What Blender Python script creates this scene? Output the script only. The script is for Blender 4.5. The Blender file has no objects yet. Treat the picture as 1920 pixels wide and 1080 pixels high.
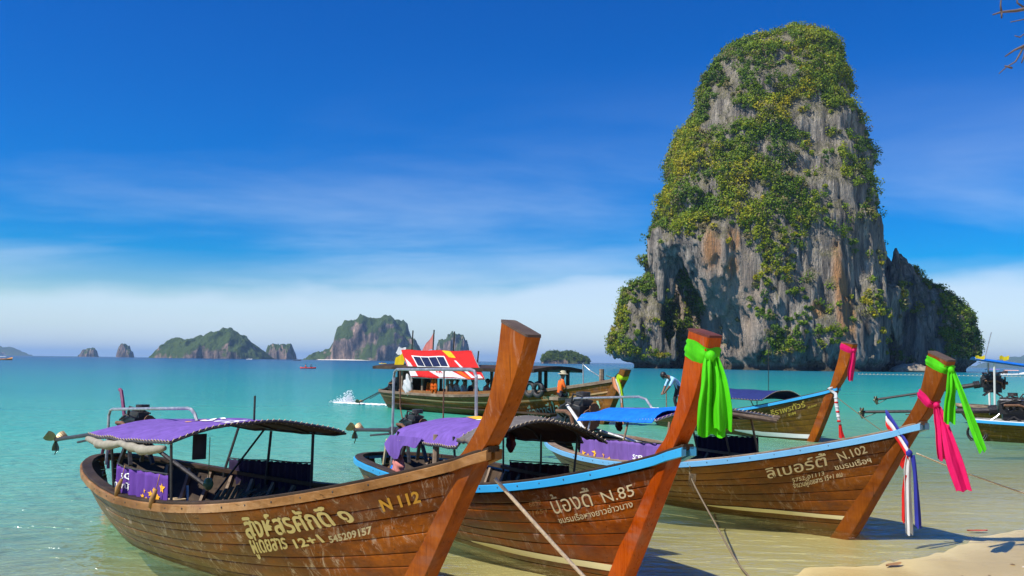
import bpy, math, random
import numpy as np
from mathutils import Vector, Matrix

random.seed(7)
RNG = np.random.default_rng(11)
scene = bpy.context.scene
COL = scene.collection

# ------------------------------------------------------------------ camera
CAM_H = 2.4
PITCH = math.atan(138 / 1700.0)
ROLL = math.atan(0.0125)
cam_data = bpy.data.cameras.new("camera")
cam_data.sensor_width = 36.0
cam_data.lens = 36.0 * 1700.0 / 1920.0
cam_data.clip_start = 0.1
cam_data.clip_end = 60000.0
cam = bpy.data.objects.new("camera", cam_data)
COL.objects.link(cam)
fw = Vector((0, math.cos(PITCH), math.sin(PITCH)))
r0 = Vector((1, 0, 0))
u0 = Vector((0, -math.sin(PITCH), math.cos(PITCH)))
rt = r0 * math.cos(ROLL) + u0 * math.sin(ROLL)
up = -r0 * math.sin(ROLL) + u0 * math.cos(ROLL)
cam.matrix_world = Matrix(((rt.x, up.x, -fw.x, 0), (rt.y, up.y, -fw.y, 0), (rt.z, up.z, -fw.z, CAM_H), (0, 0, 0, 1)))
scene.camera = cam

# ------------------------------------------------------------------ light
SUN_TO = Vector((-0.70, -0.38, 1.0)).normalized()      # direction towards the sun
SUN_EL = math.asin(SUN_TO.z)
SUN_AZ = math.atan2(SUN_TO.x, SUN_TO.y)

world = bpy.data.worlds.new("World")
scene.world = world
world.use_nodes = True
wt = world.node_tree
for n in list(wt.nodes):
    wt.nodes.remove(n)


def wn(t, **kw):
    n = wt.nodes.new(t)
    for k, v in kw.items():
        setattr(n, k, v)
    return n


def wl(a, b):
    wt.links.new(a, b)


def wmath(op, a, b=None, c=None):
    n = wn('ShaderNodeMath', operation=op)
    for i, v in enumerate((a, b, c)):
        if v is None:
            continue
        if isinstance(v, (int, float)):
            n.inputs[i].default_value = v
        else:
            wl(v, n.inputs[i])
    return n.outputs[0]


def wmap(v, a, b, c=0.0, d=1.0, smooth=True):
    n = wn('ShaderNodeMapRange')
    if smooth:
        n.interpolation_type = 'SMOOTHSTEP'
    wl(v, n.inputs['Value'])
    for k, x in (('From Min', a), ('From Max', b), ('To Min', c), ('To Max', d)):
        if isinstance(x, (int, float)):
            n.inputs[k].default_value = x
        else:
            wl(x, n.inputs[k])
    return n.outputs[0]


sky = wn('ShaderNodeTexSky', sky_type='NISHITA')
sky.sun_disc = False
sky.sun_elevation = SUN_EL
sky.sun_rotation = SUN_AZ
sky.altitude = 0
sky.air_density = 1.0
sky.dust_density = 0.4
sky.ozone_density = 3.0
gm = wn('ShaderNodeGamma')
gm.inputs['Gamma'].default_value = 1.0
hs = wn('ShaderNodeHueSaturation')
hs.inputs['Hue'].default_value = 0.522
hs.inputs['Saturation'].default_value = 2.2
hs.inputs['Value'].default_value = 1.04
wl(sky.outputs[0], gm.inputs[0])
wl(gm.outputs[0], hs.inputs['Color'])
tc = wn('ShaderNodeTexCoord')
sep = wn('ShaderNodeSeparateXYZ')
wl(tc.outputs['Generated'], sep.inputs[0])
# cirrus sheets: direction projected on a flat layer high above
zc = wmath('MAXIMUM', sep.outputs['Z'], 0.02)
px = wmath('DIVIDE', sep.outputs['X'], wmath('ADD', zc, 0.10))
py = wmath('DIVIDE', sep.outputs['Y'], wmath('ADD', zc, 0.10))
cmb = wn('ShaderNodeCombineXYZ')
wl(wmath('ADD', px, 3.7), cmb.inputs[0])
wl(wmath('MULTIPLY', py, 1.5), cmb.inputs[1])
nz = wn('ShaderNodeTexNoise')
nz.inputs['Scale'].default_value = 0.42
nz.inputs['Detail'].default_value = 7.0
nz.inputs['Roughness'].default_value = 0.55
nz.inputs['Distortion'].default_value = 0.35
wl(cmb.outputs[0], nz.inputs['Vector'])
cir = wmap(nz.outputs['Fac'], 0.40, 0.78)
cir_band = wmap(sep.outputs['Z'], 0.34, 0.06)
cir_m = wmath('MULTIPLY', wmath('MULTIPLY', cir, cir_band), 0.46)
# low bank of thin cloud along the horizon
nz2 = wn('ShaderNodeTexNoise')
nz2.inputs['Scale'].default_value = 2.6
nz2.inputs['Detail'].default_value = 6.0
nz2.inputs['Roughness'].default_value = 0.5
mp2 = wn('ShaderNodeMapping')
mp2.inputs['Scale'].default_value = (1, 1, 3.0)
mp2.inputs['Location'].default_value = (0.35, 0.2, 0.0)
wl(tc.outputs['Generated'], mp2.inputs[0])
wl(mp2.outputs[0], nz2.inputs['Vector'])
edge = wmath('MULTIPLY_ADD', nz2.outputs['Fac'], 0.12, 0.022)
bank = wmap(wmath('SUBTRACT', edge, sep.outputs['Z']), -0.010, 0.020)
bank_m = wmath('MULTIPLY', bank, wmap(nz2.outputs['Fac'], 0.2, 0.6, 0.46, 0.70))
mask = wmath('MAXIMUM', cir_m, bank_m)
mx = wn('ShaderNodeMix', data_type='RGBA')
wl(mask, mx.inputs['Factor'])
wl(hs.outputs[0], mx.inputs['A'])
mx.inputs['B'].default_value = (6.4, 7.5, 8.8, 1)
bg = wn('ShaderNodeBackground')
bg.inputs['Strength'].default_value = 0.092
wl(mx.outputs['Result'], bg.inputs['Color'])
wo = wn('ShaderNodeOutputWorld')
wl(bg.outputs[0], wo.inputs['Surface'])

sun_data = bpy.data.lights.new("sun", 'SUN')
sun_data.energy = 5.0
sun_data.angle = math.radians(0.53)
sun_data.color = (1.0, 0.95, 0.86)
sun = bpy.data.objects.new("sun", sun_data)
sun.rotation_euler = SUN_TO.to_track_quat('Z', 'Y').to_euler()
sun.location = (-30, -20, 60)
COL.objects.link(sun)

scene.view_settings.view_transform = 'Standard'
scene.view_settings.look = 'None'
scene.view_settings.exposure = 0.45
scene.view_settings.gamma = 1.0
scene.cycles.use_denoising = True
scene.cycles.max_bounces = 8
scene.cycles.transparent_max_bounces = 16
scene.cycles.caustics_reflective = False
scene.cycles.caustics_refractive = False

# ------------------------------------------------------------------ helpers


class MB:
    """collects vertices and faces; build() links them as ONE mesh object"""

    def __init__(self):
        self.v = []
        self.f = []
        self.mi = []

    def add(self, vs, fs, mi=0):
        o = len(self.v)
        self.v.extend([tuple(p) for p in vs])
        self.f.extend([tuple(i + o for i in f) for f in fs])
        self.mi.extend([mi] * len(fs))
        return self

    def box(self, c, size, rot=None, mi=0):
        x, y, z = size[0] / 2, size[1] / 2, size[2] / 2
        vs = [Vector((sx * x, sy * y, sz * z)) for sx in (-1, 1) for sy in (-1, 1) for sz in (-1, 1)]
        if rot is not None:
            vs = [rot @ p for p in vs]
        vs = [p + Vector(c) for p in vs]
        return self.add(vs, [(0, 1, 3, 2), (4, 6, 7, 5), (0, 4, 5, 1), (2, 3, 7, 6), (0, 2, 6, 4), (1, 5, 7, 3)], mi)

    def bar(self, a, b, w, h, mi=0):
        a, b = Vector(a), Vector(b)
        d = b - a
        q = d.to_track_quat('X', 'Z').to_matrix()
        return self.box((a + b) / 2, (d.length, w, h), q, mi)

    def tube(self, pts, r, n=7, cap=True, mi=0):
        pts = [Vector(p) for p in pts]
        m = len(pts)
        rs = r if isinstance(r, (list, tuple)) else [r] * m
        vs, fs = [], []
        t0 = (pts[1] - pts[0]).normalized()
        ref = Vector((0, 0, 1)) if abs(t0.z) < 0.9 else Vector((1, 0, 0))
        nrm = t0.cross(ref).normalized()
        for i, p in enumerate(pts):
            t = (pts[min(i + 1, m - 1)] - pts[max(i - 1, 0)]).normalized()
            nrm = (nrm - t * nrm.dot(t)).normalized()
            bn = t.cross(nrm)
            for k in range(n):
                a = 2 * math.pi * k / n
                vs.append(p + (nrm * math.cos(a) + bn * math.sin(a)) * rs[i])
        for i in range(m - 1):
            for k in range(n):
                k2 = (k + 1) % n
                fs.append((i * n + k, i * n + k2, (i + 1) * n + k2, (i + 1) * n + k))
        if cap:
            fs.append(tuple(range(n))[::-1])
            fs.append(tuple((m - 1) * n + k for k in range(n)))
        return self.add(vs, fs, mi)

    def grid(self, rows, close_v=False, mi=0):
        """rows: list of equally long point lists"""
        nr, nc = len(rows), len(rows[0])
        vs = [p for r in rows for p in r]
        fs = []
        for i in range(nr - 1):
            for j in range(nc - 1 if not close_v else nc):
                j2 = (j + 1) % nc
                fs.append((i * nc + j, i * nc + j2, (i + 1) * nc + j2, (i + 1) * nc + j))
        return self.add(vs, fs, mi)

    def ellipsoid(self, c, r, nu=10, nv=7, rot=None, jit=0.0, mi=0):
        rows = []
        for i in range(nv + 1):
            th = math.pi * i / nv
            row = []
            for j in range(nu):
                ph = 2 * math.pi * j / nu
                k = 1 + random.uniform(-jit, jit)
                p = Vector((r[0] * math.sin(th) * math.cos(ph) * k, r[1] * math.sin(th) * math.sin(ph) * k, r[2] * math.cos(th) * k))
                if rot is not None:
                    p = rot @ p
                row.append(p + Vector(c))
            rows.append(row)
        return self.grid(rows, True, mi)

    def mesh(self, name, mats, smooth=False):
        me = bpy.data.meshes.new(name)
        me.from_pydata([tuple(p) for p in self.v], [], self.f)
        if not isinstance(mats, (list, tuple)):
            mats = [mats]
        for m in mats:
            me.materials.append(m)
        if len(mats) > 1:
            me.polygons.foreach_set('material_index', self.mi)
        if smooth:
            me.polygons.foreach_set('use_smooth', [True] * len(me.polygons))
        me.update()
        return me

    def build(self, name, mats, parent=None, smooth=False):
        o = bpy.data.objects.new(name, self.mesh(name, mats, smooth))
        COL.objects.link(o)
        if parent is not None:
            o.parent = parent
        return o


def np_mesh(name, V, Fq, mat, smooth=True, parent=None):
    """fast mesh from numpy vertex and quad (or tri) arrays"""
    me = bpy.data.meshes.new(name)
    nv, nf, k = len(V), len(Fq), Fq.shape[1]
    me.vertices.add(nv)
    me.vertices.foreach_set('co', np.ascontiguousarray(V, dtype=np.float32).ravel())
    me.loops.add(nf * k)
    me.loops.foreach_set('vertex_index', np.ascontiguousarray(Fq, dtype=np.int32).ravel())
    me.polygons.add(nf)
    me.polygons.foreach_set('loop_start', np.arange(0, nf * k, k, dtype=np.int32))
    if smooth:
        me.polygons.foreach_set('use_smooth', np.ones(nf, dtype=bool))
    me.materials.append(mat)
    me.update(calc_edges=True)
    me.validate()
    o = bpy.data.objects.new(name, me)
    COL.objects.link(o)
    if parent is not None:
        o.parent = parent
    return o


def tag(o, label=None, cat=None, group=None, kind=None):
    if label:
        o["label"] = label
    if cat:
        o["category"] = cat
    if group:
        o["group"] = group
    if kind:
        o["kind"] = kind
    return o


def empty(name, loc=(0, 0, 0), rz=0.0):
    o = bpy.data.objects.new(name, None)
    o.location = loc
    o.rotation_euler = (0, 0, rz)
    o.empty_display_size = 0.3
    COL.objects.link(o)
    return o


# ------------------------------------------------------------------ numpy noise
_T = np.random.default_rng(3).random(65536).astype(np.float32)


def vnoise(x, y, z):
    xi, yi, zi = np.floor(x).astype(np.int64), np.floor(y).astype(np.int64), np.floor(z).astype(np.int64)
    fx, fy, fz = x - xi, y - yi, z - zi
    fx, fy, fz = fx * fx * (3 - 2 * fx), fy * fy * (3 - 2 * fy), fz * fz * (3 - 2 * fz)

    def h(a, b, c):
        return _T[(a * 73856093 ^ b * 19349663 ^ c * 83492791) & 65535]
    c00 = h(xi, yi, zi) * (1 - fx) + h(xi + 1, yi, zi) * fx
    c10 = h(xi, yi + 1, zi) * (1 - fx) + h(xi + 1, yi + 1, zi) * fx
    c01 = h(xi, yi, zi + 1) * (1 - fx) + h(xi + 1, yi, zi + 1) * fx
    c11 = h(xi, yi + 1, zi + 1) * (1 - fx) + h(xi + 1, yi + 1, zi + 1) * fx
    return ((c00 * (1 - fy) + c10 * fy) * (1 - fz) + (c01 * (1 - fy) + c11 * fy) * fz) * 2 - 1


def fbm(x, y, z, oct=4, gain=0.5):
    s, a = 0, 1.0
    for i in range(oct):
        s = s + a * vnoise(x + 17.3 * i, y - 9.1 * i, z + 5.7 * i)
        x, y, z, a = x * 2.03, y * 2.03, z * 2.03, a * gain
    return s


# ------------------------------------------------------------------ materials
class NT:
    def __init__(self, name):
        self.m = bpy.data.materials.new(name)
        self.m.use_nodes = True
        self.t = self.m.node_tree
        self.b = self.t.nodes['Principled BSDF']
        self.out = self.t.nodes['Material Output']

    def n(self, t, **kw):
        n = self.t.nodes.new(t)
        for k, v in kw.items():
            setattr(n, k, v)
        return n

    def l(self, a, b):
        self.t.links.new(a, b)

    def put(self, sock, v):
        if isinstance(v, (int, float)):
            sock.default_value = v
        elif isinstance(v, (tuple, list)):
            sock.default_value = tuple(v) + (1,) if len(v) == 3 and sock.type == 'RGBA' else tuple(v)
        else:
            self.l(v, sock)

    def coord(self, which='Object', scale=(1, 1, 1), rot=(0, 0, 0)):
        if which == 'Position':
            src = self.n('ShaderNodeNewGeometry').outputs['Position']
        else:
            src = self.n('ShaderNodeTexCoord').outputs[which]
        mp = self.n('ShaderNodeMapping')
        mp.inputs['Scale'].default_value = scale
        mp.inputs['Rotation'].default_value = rot
        self.l(src, mp.inputs[0])
        return mp.outputs[0]

    def noise(self, vec, scale, detail=5, rough=0.55, dist=0.0, w=None):
        n = self.n('ShaderNodeTexNoise')
        n.inputs['Scale'].default_value = scale
        n.inputs['Detail'].default_value = detail
        n.inputs['Roughness'].default_value = rough
        n.inputs['Distortion'].default_value = dist
        self.l(vec, n.inputs['Vector'])
        return n.outputs['Fac']

    def ramp(self, fac, stops):
        n = self.n('ShaderNodeValToRGB')
        e = n.color_ramp.elements
        while len(e) < len(stops):
            e.new(0.5)
        for i, (p, c) in enumerate(stops):
            e[i].position = p
            e[i].color = tuple(c) + (1,) if len(c) == 3 else c
        self.l(fac, n.inputs[0])
        return n.outputs['Color']

    def mr(self, v, a, b, c=0.0, d=1.0, smooth=True):
        n = self.n('ShaderNodeMapRange')
        if smooth:
            n.interpolation_type = 'SMOOTHSTEP'
        for k, x in (('Value', v), ('From Min', a), ('From Max', b), ('To Min', c), ('To Max', d)):
            self.put(n.inputs[k], x)
        return n.outputs[0]

    def mix(self, f, a, b, mode='MIX'):
        n = self.n('ShaderNodeMix', data_type='RGBA', blend_type=mode)
        self.put(n.inputs['Factor'], f)
        self.put(n.inputs['A'], a)
        self.put(n.inputs['B'], b)
        return n.outputs['Result']

    def math(self, op, a, b=None, c=None):
        n = self.n('ShaderNodeMath', operation=op)
        for i, v in enumerate((a, b, c)):
            if v is not None:
                self.put(n.inputs[i], v)
        return n.outputs[0]

    def bump(self, h, strength=0.3, dist=0.02):
        n = self.n('ShaderNodeBump')
        n.inputs['Strength'].default_value = strength
        n.inputs['Distance'].default_value = dist
        self.l(h, n.inputs['Height'])
        return n.outputs[0]

    def set(self, **kw):
        for k, v in kw.items():
            self.put(self.b.inputs[k.replace('_', ' ')], v)
        return self.m


def simple(name, c, rough=0.6, metal=0.0, var=0.25, scale=6.0, bump=0.0, spec=0.5):
    t = NT(name)
    f = t.noise(t.coord('Object'), scale, 5, 0.6)
    d = tuple(x * (1 - var) for x in c)
    e = tuple(min(1, x * (1 + var)) for x in c)
    t.set(Base_Color=t.ramp(f, [(0.3, d), (0.7, e)]), Roughness=t.mr(f, 0.2, 0.8, rough - 0.08, min(1, rough + 0.12)), Metallic=metal, Specular_IOR_Level=spec)
    if bump:
        t.set(Normal=t.bump(f, bump, 0.01))
    return t.m


def wood(name, dark, mid, light, olive=None, gloss=0.38, scuff=0.0, stretch=0.12, streak=0.6, upright=False):
    t = NT(name)
    v = t.coord('Object', (1, 1, stretch) if upright else (stretch, 1, 1), (0, -0.35, 0) if upright else (0, 0, 0))
    grain = t.noise(v, 26, 6, 0.62, 0.8)
    blot = t.noise(t.coord('Object', (0.6, 1, 1.6)), 2.3, 5, 0.6, 0.4)
    c = t.ramp(grain, [(0.25, dark), (0.52, mid), (0.8, light)])
    c2 = t.ramp(blot, [(0.3, dark), (0.55, mid), (0.75, light)])
    c = t.mix(0.55, c, c2)
    rnd = t.n('ShaderNodeObjectInfo').outputs['Random']
    c = t.mix(t.mr(rnd, 0, 1, 0.0, 0.38, False), c, dark)
    big = t.noise(t.coord('Object', (0.45, 1, 0.9)), 1.1, 6, 0.65, 0.8)
    c = t.mix(t.mr(big, 0.50, 0.70, 0.0, 0.60), c, light)
    c = t.mix(t.mr(big, 0.47, 0.30, 0.0, 0.85), c, dark)
    gry = t.noise(t.coord('Object', (0.7, 1, 1.3)), 1.9, 5, 0.6, 0.5)
    c = t.mix(t.mr(gry, 0.54, 0.70, 0.0, 0.55), c, (mid[0] * 0.62, mid[0] * 0.27, mid[0] * 0.17))
    if olive:
        # olive tint growing sternwards: green water's reflection and algae put into the colour
        sx = t.n('ShaderNodeSeparateXYZ')
        t.l(t.n('ShaderNodeTexCoord').outputs['Object'], sx.inputs[0])
        f = t.mr(t.math('ADD', sx.outputs['X'], t.math('MULTIPLY', blot, 3.0)), 0.2, -3.4, 0.0, 0.75)
        c = t.mix(f, c, t.mix(grain, tuple(x * 0.55 for x in olive), olive))
    stain = t.noise(t.coord('Object', (1.4, 1, 0.22)), 4.0, 5, 0.65, 0.5)
    c = t.mix(t.mr(stain, 0.55, 0.75, 0, streak), c, tuple(x * 0.22 for x in mid))
    ck = t.noise(t.coord('Object', (1, 1, 0.05), (0, -0.35, 0)) if upright else t.coord('Object', (0.05, 1, 1)), 34, 3, 0.5, 0.5)
    c = t.mix(t.mr(ck, 0.66, 0.72, 0, 0.75), c, tuple(x * 0.15 for x in mid))
    rough = t.mr(grain, 0.2, 0.8, gloss - 0.1, gloss + 0.15)
    if olive:
        gz = t.math('ADD', sx.outputs['Z'], t.math('MULTIPLY', stain, 0.30))
        c = t.mix(t.mr(gz, 0.34, 0.16, 0.0, 0.72), c, (0.050, 0.040, 0.010))
    if scuff:
        sc = t.noise(t.coord('Object', (1.5, 1, 0.6), (0, 0.45, 0)), 4.2, 10, 0.80, 1.6)
        area = t.noise(t.coord('Object'), 1.1, 3, 0.5)
        sm = t.math('MULTIPLY', t.mr(sc, 0.51, 0.64), t.mr(area, 0.43, 0.58))
        c = t.mix(t.math('MULTIPLY', sm, scuff), c, (0.55, 0.45, 0.36))
        rough = t.math('ADD', rough, t.math('MULTIPLY', sm, 0.3))
    t.set(Base_Color=c, Roughness=rough, Specular_IOR_Level=0.16, Normal=t.bump(t.math('ADD', grain, t.math('MULTIPLY', blot, 0.6)), 0.25, 0.012))
    return t.m


def cloth(name, c, rough=0.85, trans=0.25, fold=9.0):
    t = NT(name)
    f = t.noise(t.coord('Object', (1, 1, 0.25)), fold, 4, 0.6)
    weave = t.noise(t.coord('Object'), 140, 2, 0.5)
    d = tuple(x * 0.66 for x in c)
    t.set(Base_Color=t.ramp(f, [(0.3, d), (0.7, c)]), Roughness=rough, Specular_IOR_Level=0.2, Normal=t.bump(t.math('ADD', f, t.math('MULTIPLY', weave, 0.12)), 0.5, 0.03))
    tr = t.n('ShaderNodeBsdfTranslucent')
    tr.inputs['Color'].default_value = tuple(c) + (1,)
    ms = t.n('ShaderNodeMixShader')
    ms.inputs[0].default_value = trans
    t.l(t.b.outputs[0], ms.inputs[1])
    t.l(tr.outputs[0], ms.inputs[2])
    t.l(ms.outputs[0], t.out.inputs['Surface'])
    return t.m
# ------------------------------------------------------------------ sand and water
SH_P = (4.4, 11.1)
SH_N = (-0.6, 0.8)              # offshore direction


def sand_z(x, y):
    o = (x - SH_P[0]) * SH_N[0] + (y - SH_P[1]) * SH_N[1]
    a = (x - SH_P[0]) * 0.8 + (y - SH_P[1]) * 0.6
    o = o + 0.70 + 0.35 * np.sin(a * 0.55 + 0.6) + 0.16 * np.sin(a * 1.3 + 1.0)
    z = np.interp(o, [-60, -20, -6, -2.4, -0.6, 1.0, 3.0, 8, 20, 60, 150, 500, 40000], [5.0, 2.2, 0.55, 0.15, 0.045, 0.0, -0.13, -0.55, -1.25, -2.6, -4.2, -7, -8])
    return z + 0.02 * vnoise(x * 0.8, y * 0.8, x * 0) + 0.006 * vnoise(x * 4, y * 4, x * 0)


def fan(rmin, rmax, nr, na, a0, a1):
    r = np.geomspace(rmin, rmax, nr)
    a = np.linspace(a0, a1, na)
    rr, aa = np.meshgrid(r, a, indexing='ij')
    x, y = rr * np.sin(aa), rr * np.cos(aa) - 6.0
    i = np.arange(nr * na).reshape(nr, na)
    q = np.stack([i[:-1, :-1], i[:-1, 1:], i[1:, 1:], i[1:, :-1]], -1).reshape(-1, 4)[:, ::-1]
    return x.ravel(), y.ravel(), q


t = NT('sand_material')
pos = t.coord('Position')
n1 = t.noise(pos, 0.9, 6, 0.6)
n2 = t.noise(pos, 38, 4, 0.7)
sx = t.n('ShaderNodeSeparateXYZ')
t.l(t.n('ShaderNodeNewGeometry').outputs['Position'], sx.inputs[0])
wet = t.mr(t.math('ADD', sx.outputs['Z'], t.math('MULTIPLY', n1, 0.09)), 0.185, 0.225)      # 0 wet, 1 dry
dry_c = t.mix(n2, (0.62, 0.44, 0.20), (0.80, 0.62, 0.34))
wet_c = t.mix(n1, (0.58, 0.43, 0.16), (0.72, 0.56, 0.26))
deb = t.noise(pos, 9, 3, 0.8)
dry_c = t.mix(t.mr(deb, 0.70, 0.73, 0, 0.75), dry_c, (0.10, 0.07, 0.05))
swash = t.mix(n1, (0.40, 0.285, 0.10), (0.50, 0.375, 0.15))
wet_c = t.mix(t.mr(t.math('ADD', sx.outputs['Z'], t.math('MULTIPLY', n1, 0.03)), 0.0, 0.05), t.mix(n1, (0.72, 0.57, 0.25), (0.86, 0.71, 0.36)), swash)  # submerged sand painted paler, making up for light lost through the water
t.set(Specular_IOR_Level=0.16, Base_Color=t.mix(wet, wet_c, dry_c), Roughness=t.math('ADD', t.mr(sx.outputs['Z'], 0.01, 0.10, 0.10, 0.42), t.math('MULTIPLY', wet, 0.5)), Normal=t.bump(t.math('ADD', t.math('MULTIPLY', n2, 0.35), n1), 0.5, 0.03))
SAND = t.m

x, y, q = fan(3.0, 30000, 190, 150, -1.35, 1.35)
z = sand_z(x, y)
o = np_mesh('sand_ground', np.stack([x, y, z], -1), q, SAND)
tag(o, kind='structure')

t = NT('sea_water')
geo = t.n('ShaderNodeNewGeometry')
dp = t.n('ShaderNodeVectorMath', operation='DOT_PRODUCT')
t.l(geo.outputs['Position'], dp.inputs[0])
dp.inputs[1].default_value = (SH_N[0], SH_N[1], 0)
big = t.noise(t.coord('Position', (0.05, 0.05, 0.05), (0, 0, 0.64)), 1.0, 4, 0.55)
off = t.math('SUBTRACT', dp.outputs['Value'], SH_P[0] * SH_N[0] + SH_P[1] * SH_N[1])
lo = t.math('LOGARITHM', t.math('MAXIMUM', t.math('ADD', off, 1.0), 0.2), 10.0)           # 0 at shore, 1 at 9 m, 2 at 100 m, 3 at 1 km
lo = t.math('ADD', lo, t.math('MULTIPLY', t.math('SUBTRACT', big, 0.5), 0.30))
murk = t.mr(lo, 0.40, 1.45, 0.02, 0.97)
col = t.ramp(t.math('DIVIDE', lo, 3.6), [(0.10, (0.46, 0.50, 0.18)), (0.27, (0.24, 0.55, 0.32)), (0.40, (0.060, 0.44, 0.31)), (0.52, (0.012, 0.29, 0.28)), (0.66, (0.006, 0.16, 0.26)), (0.88, (0.002, 0.055, 0.16))])
rot = (0, 0, -0.64)
w1 = t.noise(t.coord('Position', (0.55, 1.5, 1), rot), 1.1, 4, 0.55, 0.6)
w2 = t.noise(t.coord('Position', (0.7, 1.5, 1), (0, 0, -0.15)), 2.1, 4, 0.55, 0.4)
w3 = t.noise(t.coord('Position', (0.25, 0.6, 1), (0, 0, -0.8)), 0.35, 3, 0.5)
hgt = t.math('ADD', t.math('ADD', t.math('MULTIPLY', w1, 0.5), t.math('MULTIPLY', w2, 0.46)), t.math('MULTIPLY', w3, 0.8))
bmp = t.bump(hgt, 1.0, 0.42)
tr = t.n('ShaderNodeBsdfTransparent')
tr.inputs['Color'].default_value = (0.93, 0.985, 0.90, 1)
df = t.n('ShaderNodeBsdfDiffuse')
t.l(col, df.inputs['Color'])
t.l(bmp, df.inputs['Normal'])
m1 = t.n('ShaderNodeMixShader')
t.l(murk, m1.inputs[0])
t.l(tr.outputs[0], m1.inputs[1])
t.l(df.outputs[0], m1.inputs[2])
gl = t.n('ShaderNodeBsdfGlossy')
gl.inputs['Roughness'].default_value = 0.10
t.l(bmp, gl.inputs['Normal'])
fr = t.n('ShaderNodeFresnel')
fr.inputs['IOR'].default_value = 1.33
t.l(bmp, fr.inputs['Normal'])
m2 = t.n('ShaderNodeMixShader')
t.l(t.math('MULTIPLY', fr.outputs[0], 0.46), m2.inputs[0])
t.l(m1.outputs[0], m2.inputs[1])
t.l(gl.outputs[0], m2.inputs[2])
t.l(m2.outputs[0], t.out.inputs['Surface'])
WATER = t.m
x, y, q = fan(3.0, 30000, 160, 130, -1.35, 1.35)
keep_z = 0.0 * x
o = np_mesh('sea_water', np.stack([x, y, keep_z], -1), q, WATER)
tag(o, kind='structure')

# ------------------------------------------------------------------ limestone tower


def surface_nets(f, org, h):
    s = f < 0
    nx, ny, nz = f.shape
    acc = np.zeros((nx - 1, ny - 1, nz - 1, 3), np.float32)
    cnt = np.zeros((nx - 1, ny - 1, nz - 1), np.float32)
    sl = lambda d, n: slice(d, n - 1 + d)
    for ax in range(3):
        for a in (0, 1):
            for b in (0, 1):
                d0 = [0, 0, 0]
                oth = [i for i in range(3) if i != ax]
                d0[oth[0]], d0[oth[1]] = a, b
                d1 = list(d0)
                d1[ax] = 1
                A = f[sl(d0[0], nx), sl(d0[1], ny), sl(d0[2], nz)]
                B = f[sl(d1[0], nx), sl(d1[1], ny), sl(d1[2], nz)]
                m = (A < 0) != (B < 0)
                tt = np.where(m, A / np.where(m, A - B, 1), 0)
                cnt += m
                for k in range(3):
                    acc[..., k] += np.where(m, (tt if k == ax else d0[k]), 0)
    act = cnt > 0
    idx = -np.ones(act.shape, np.int64)
    idx[act] = np.arange(act.sum())
    ii = np.argwhere(act)
    V = (ii + acc[act] / cnt[act][:, None]) * h + np.array(org)
    quads = []
    for ax in range(3):
        oth = [i for i in range(3) if i != ax]
        S0 = np.moveaxis(s, ax, 0)
        I = np.moveaxis(idx, ax, 0)
        a, b = S0[:-1, 1:-1, 1:-1], S0[1:, 1:-1, 1:-1]
        c = [I[:, :-1, :-1], I[:, 1:, :-1], I[:, 1:, 1:], I[:, :-1, 1:]]
        for m, rev in ((a & ~b, False), (~a & b, True)):
            qd = np.stack([k[m] for k in c], -1)
            if rev ^ (ax == 1):
                qd = qd[:, ::-1]
            quads.append(qd)
    Q = np.concatenate(quads)
    Q = Q[(Q >= 0).all(1)]
    return V, Q


def stack(x, y, z, prof_l, prof_r, cy, ratio, zmax, keep=0.0):
    L = np.array(sorted(prof_l, key=lambda p: p[1]))
    R = np.array(sorted(prof_r, key=lambda p: p[1]))
    l = np.interp(z, L[:, 1], L[:, 0])
    r = np.interp(z, R[:, 1], R[:, 0])
    cx, a = (l + r) / 2, np.maximum((r - l) / 2, 0.5)
    b = np.where(z < keep, np.interp(keep, L[:, 1], L[:, 1] * 0) + (np.interp(keep, R[:, 1], R[:, 0]) - np.interp(keep, L[:, 1], L[:, 0])) / 2, a) * ratio
    b = np.maximum(b, a * ratio) if keep > 0 else a * ratio
    e = ((np.abs(x - cx) / a) ** 2.4 + (np.abs(y - cy) / b) ** 2.4) ** (1 / 2.4)
    d = (e - 1) * np.minimum(a, b)
    return np.maximum(d, z - zmax)


TL = [((x_ + (0.6 if z_ > 150 else 3.2 if z_ > 62 else 0)) * (412 + .16 * z_) / 420, z_ * (408 + .16 * z_) / 420) for x_, z_ in [(134, 165.5), (121.5, 160.2), (110.1, 156.2), (103.7, 154.0), (92.5, 146.1), (85.4, 131.5), (82.6, 120.9), (75.5, 106.5), (72.7, 90.2), (69.5, 85.1), (65.5, 67.3), (64.5, 56), (69, 51), (76, 45), (81.8, 37.5), (89.2, 25.2), (94.1, 12.9), (97.5, 3), (98, -6)]]
TR = [((x_ - (2.0 if z_ > 150 else 5.0 if z_ > 62 else 3.0)) * (412 + .16 * z_) / 420, z_ * (408 + .16 * z_) / 420) for x_, z_ in [(136, 165.5), (147.0, 163.2), (151.2, 161.1), (155.9, 151.8), (161.5, 139.7), (166.0, 125.3), (168.5, 111.2), (170.3, 99.8), (172.5, 81.3), (174.2, 69.7), (172.4, 43.6), (174.0, 23.8), (173, 4), (172, -6)]]
SL = [(186.5, 65), (186, 54.0), (185.5, 41.3), (182, 20.0), (172, -6)]
SR = [(x_ - 2.5, z_) for x_, z_ in [(197, 65), (199.5, 58), (202.5, 53), (207.3, 43.7), (217.7, 36.3), (225.4, 27.1), (231.7, 15.3), (234.4, 8.0), (231, 2.5), (228, -6)]]
IL = [(67, 45.5), (64.1, 43.3), (58.1, 38.4), (53.2, 31.0), (50.8, 24.2), (48.9, 15.7), (51.4, 7.4), (55, 1.5), (55, -6)]
IR = [(69, 45.5), (75.0, 41.5), (80, 31.9), (84, 19.9), (87, -6)]
H = 0.9
gx = np.arange(40, 244, H)
gy = np.arange(356, 492, H)
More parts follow.
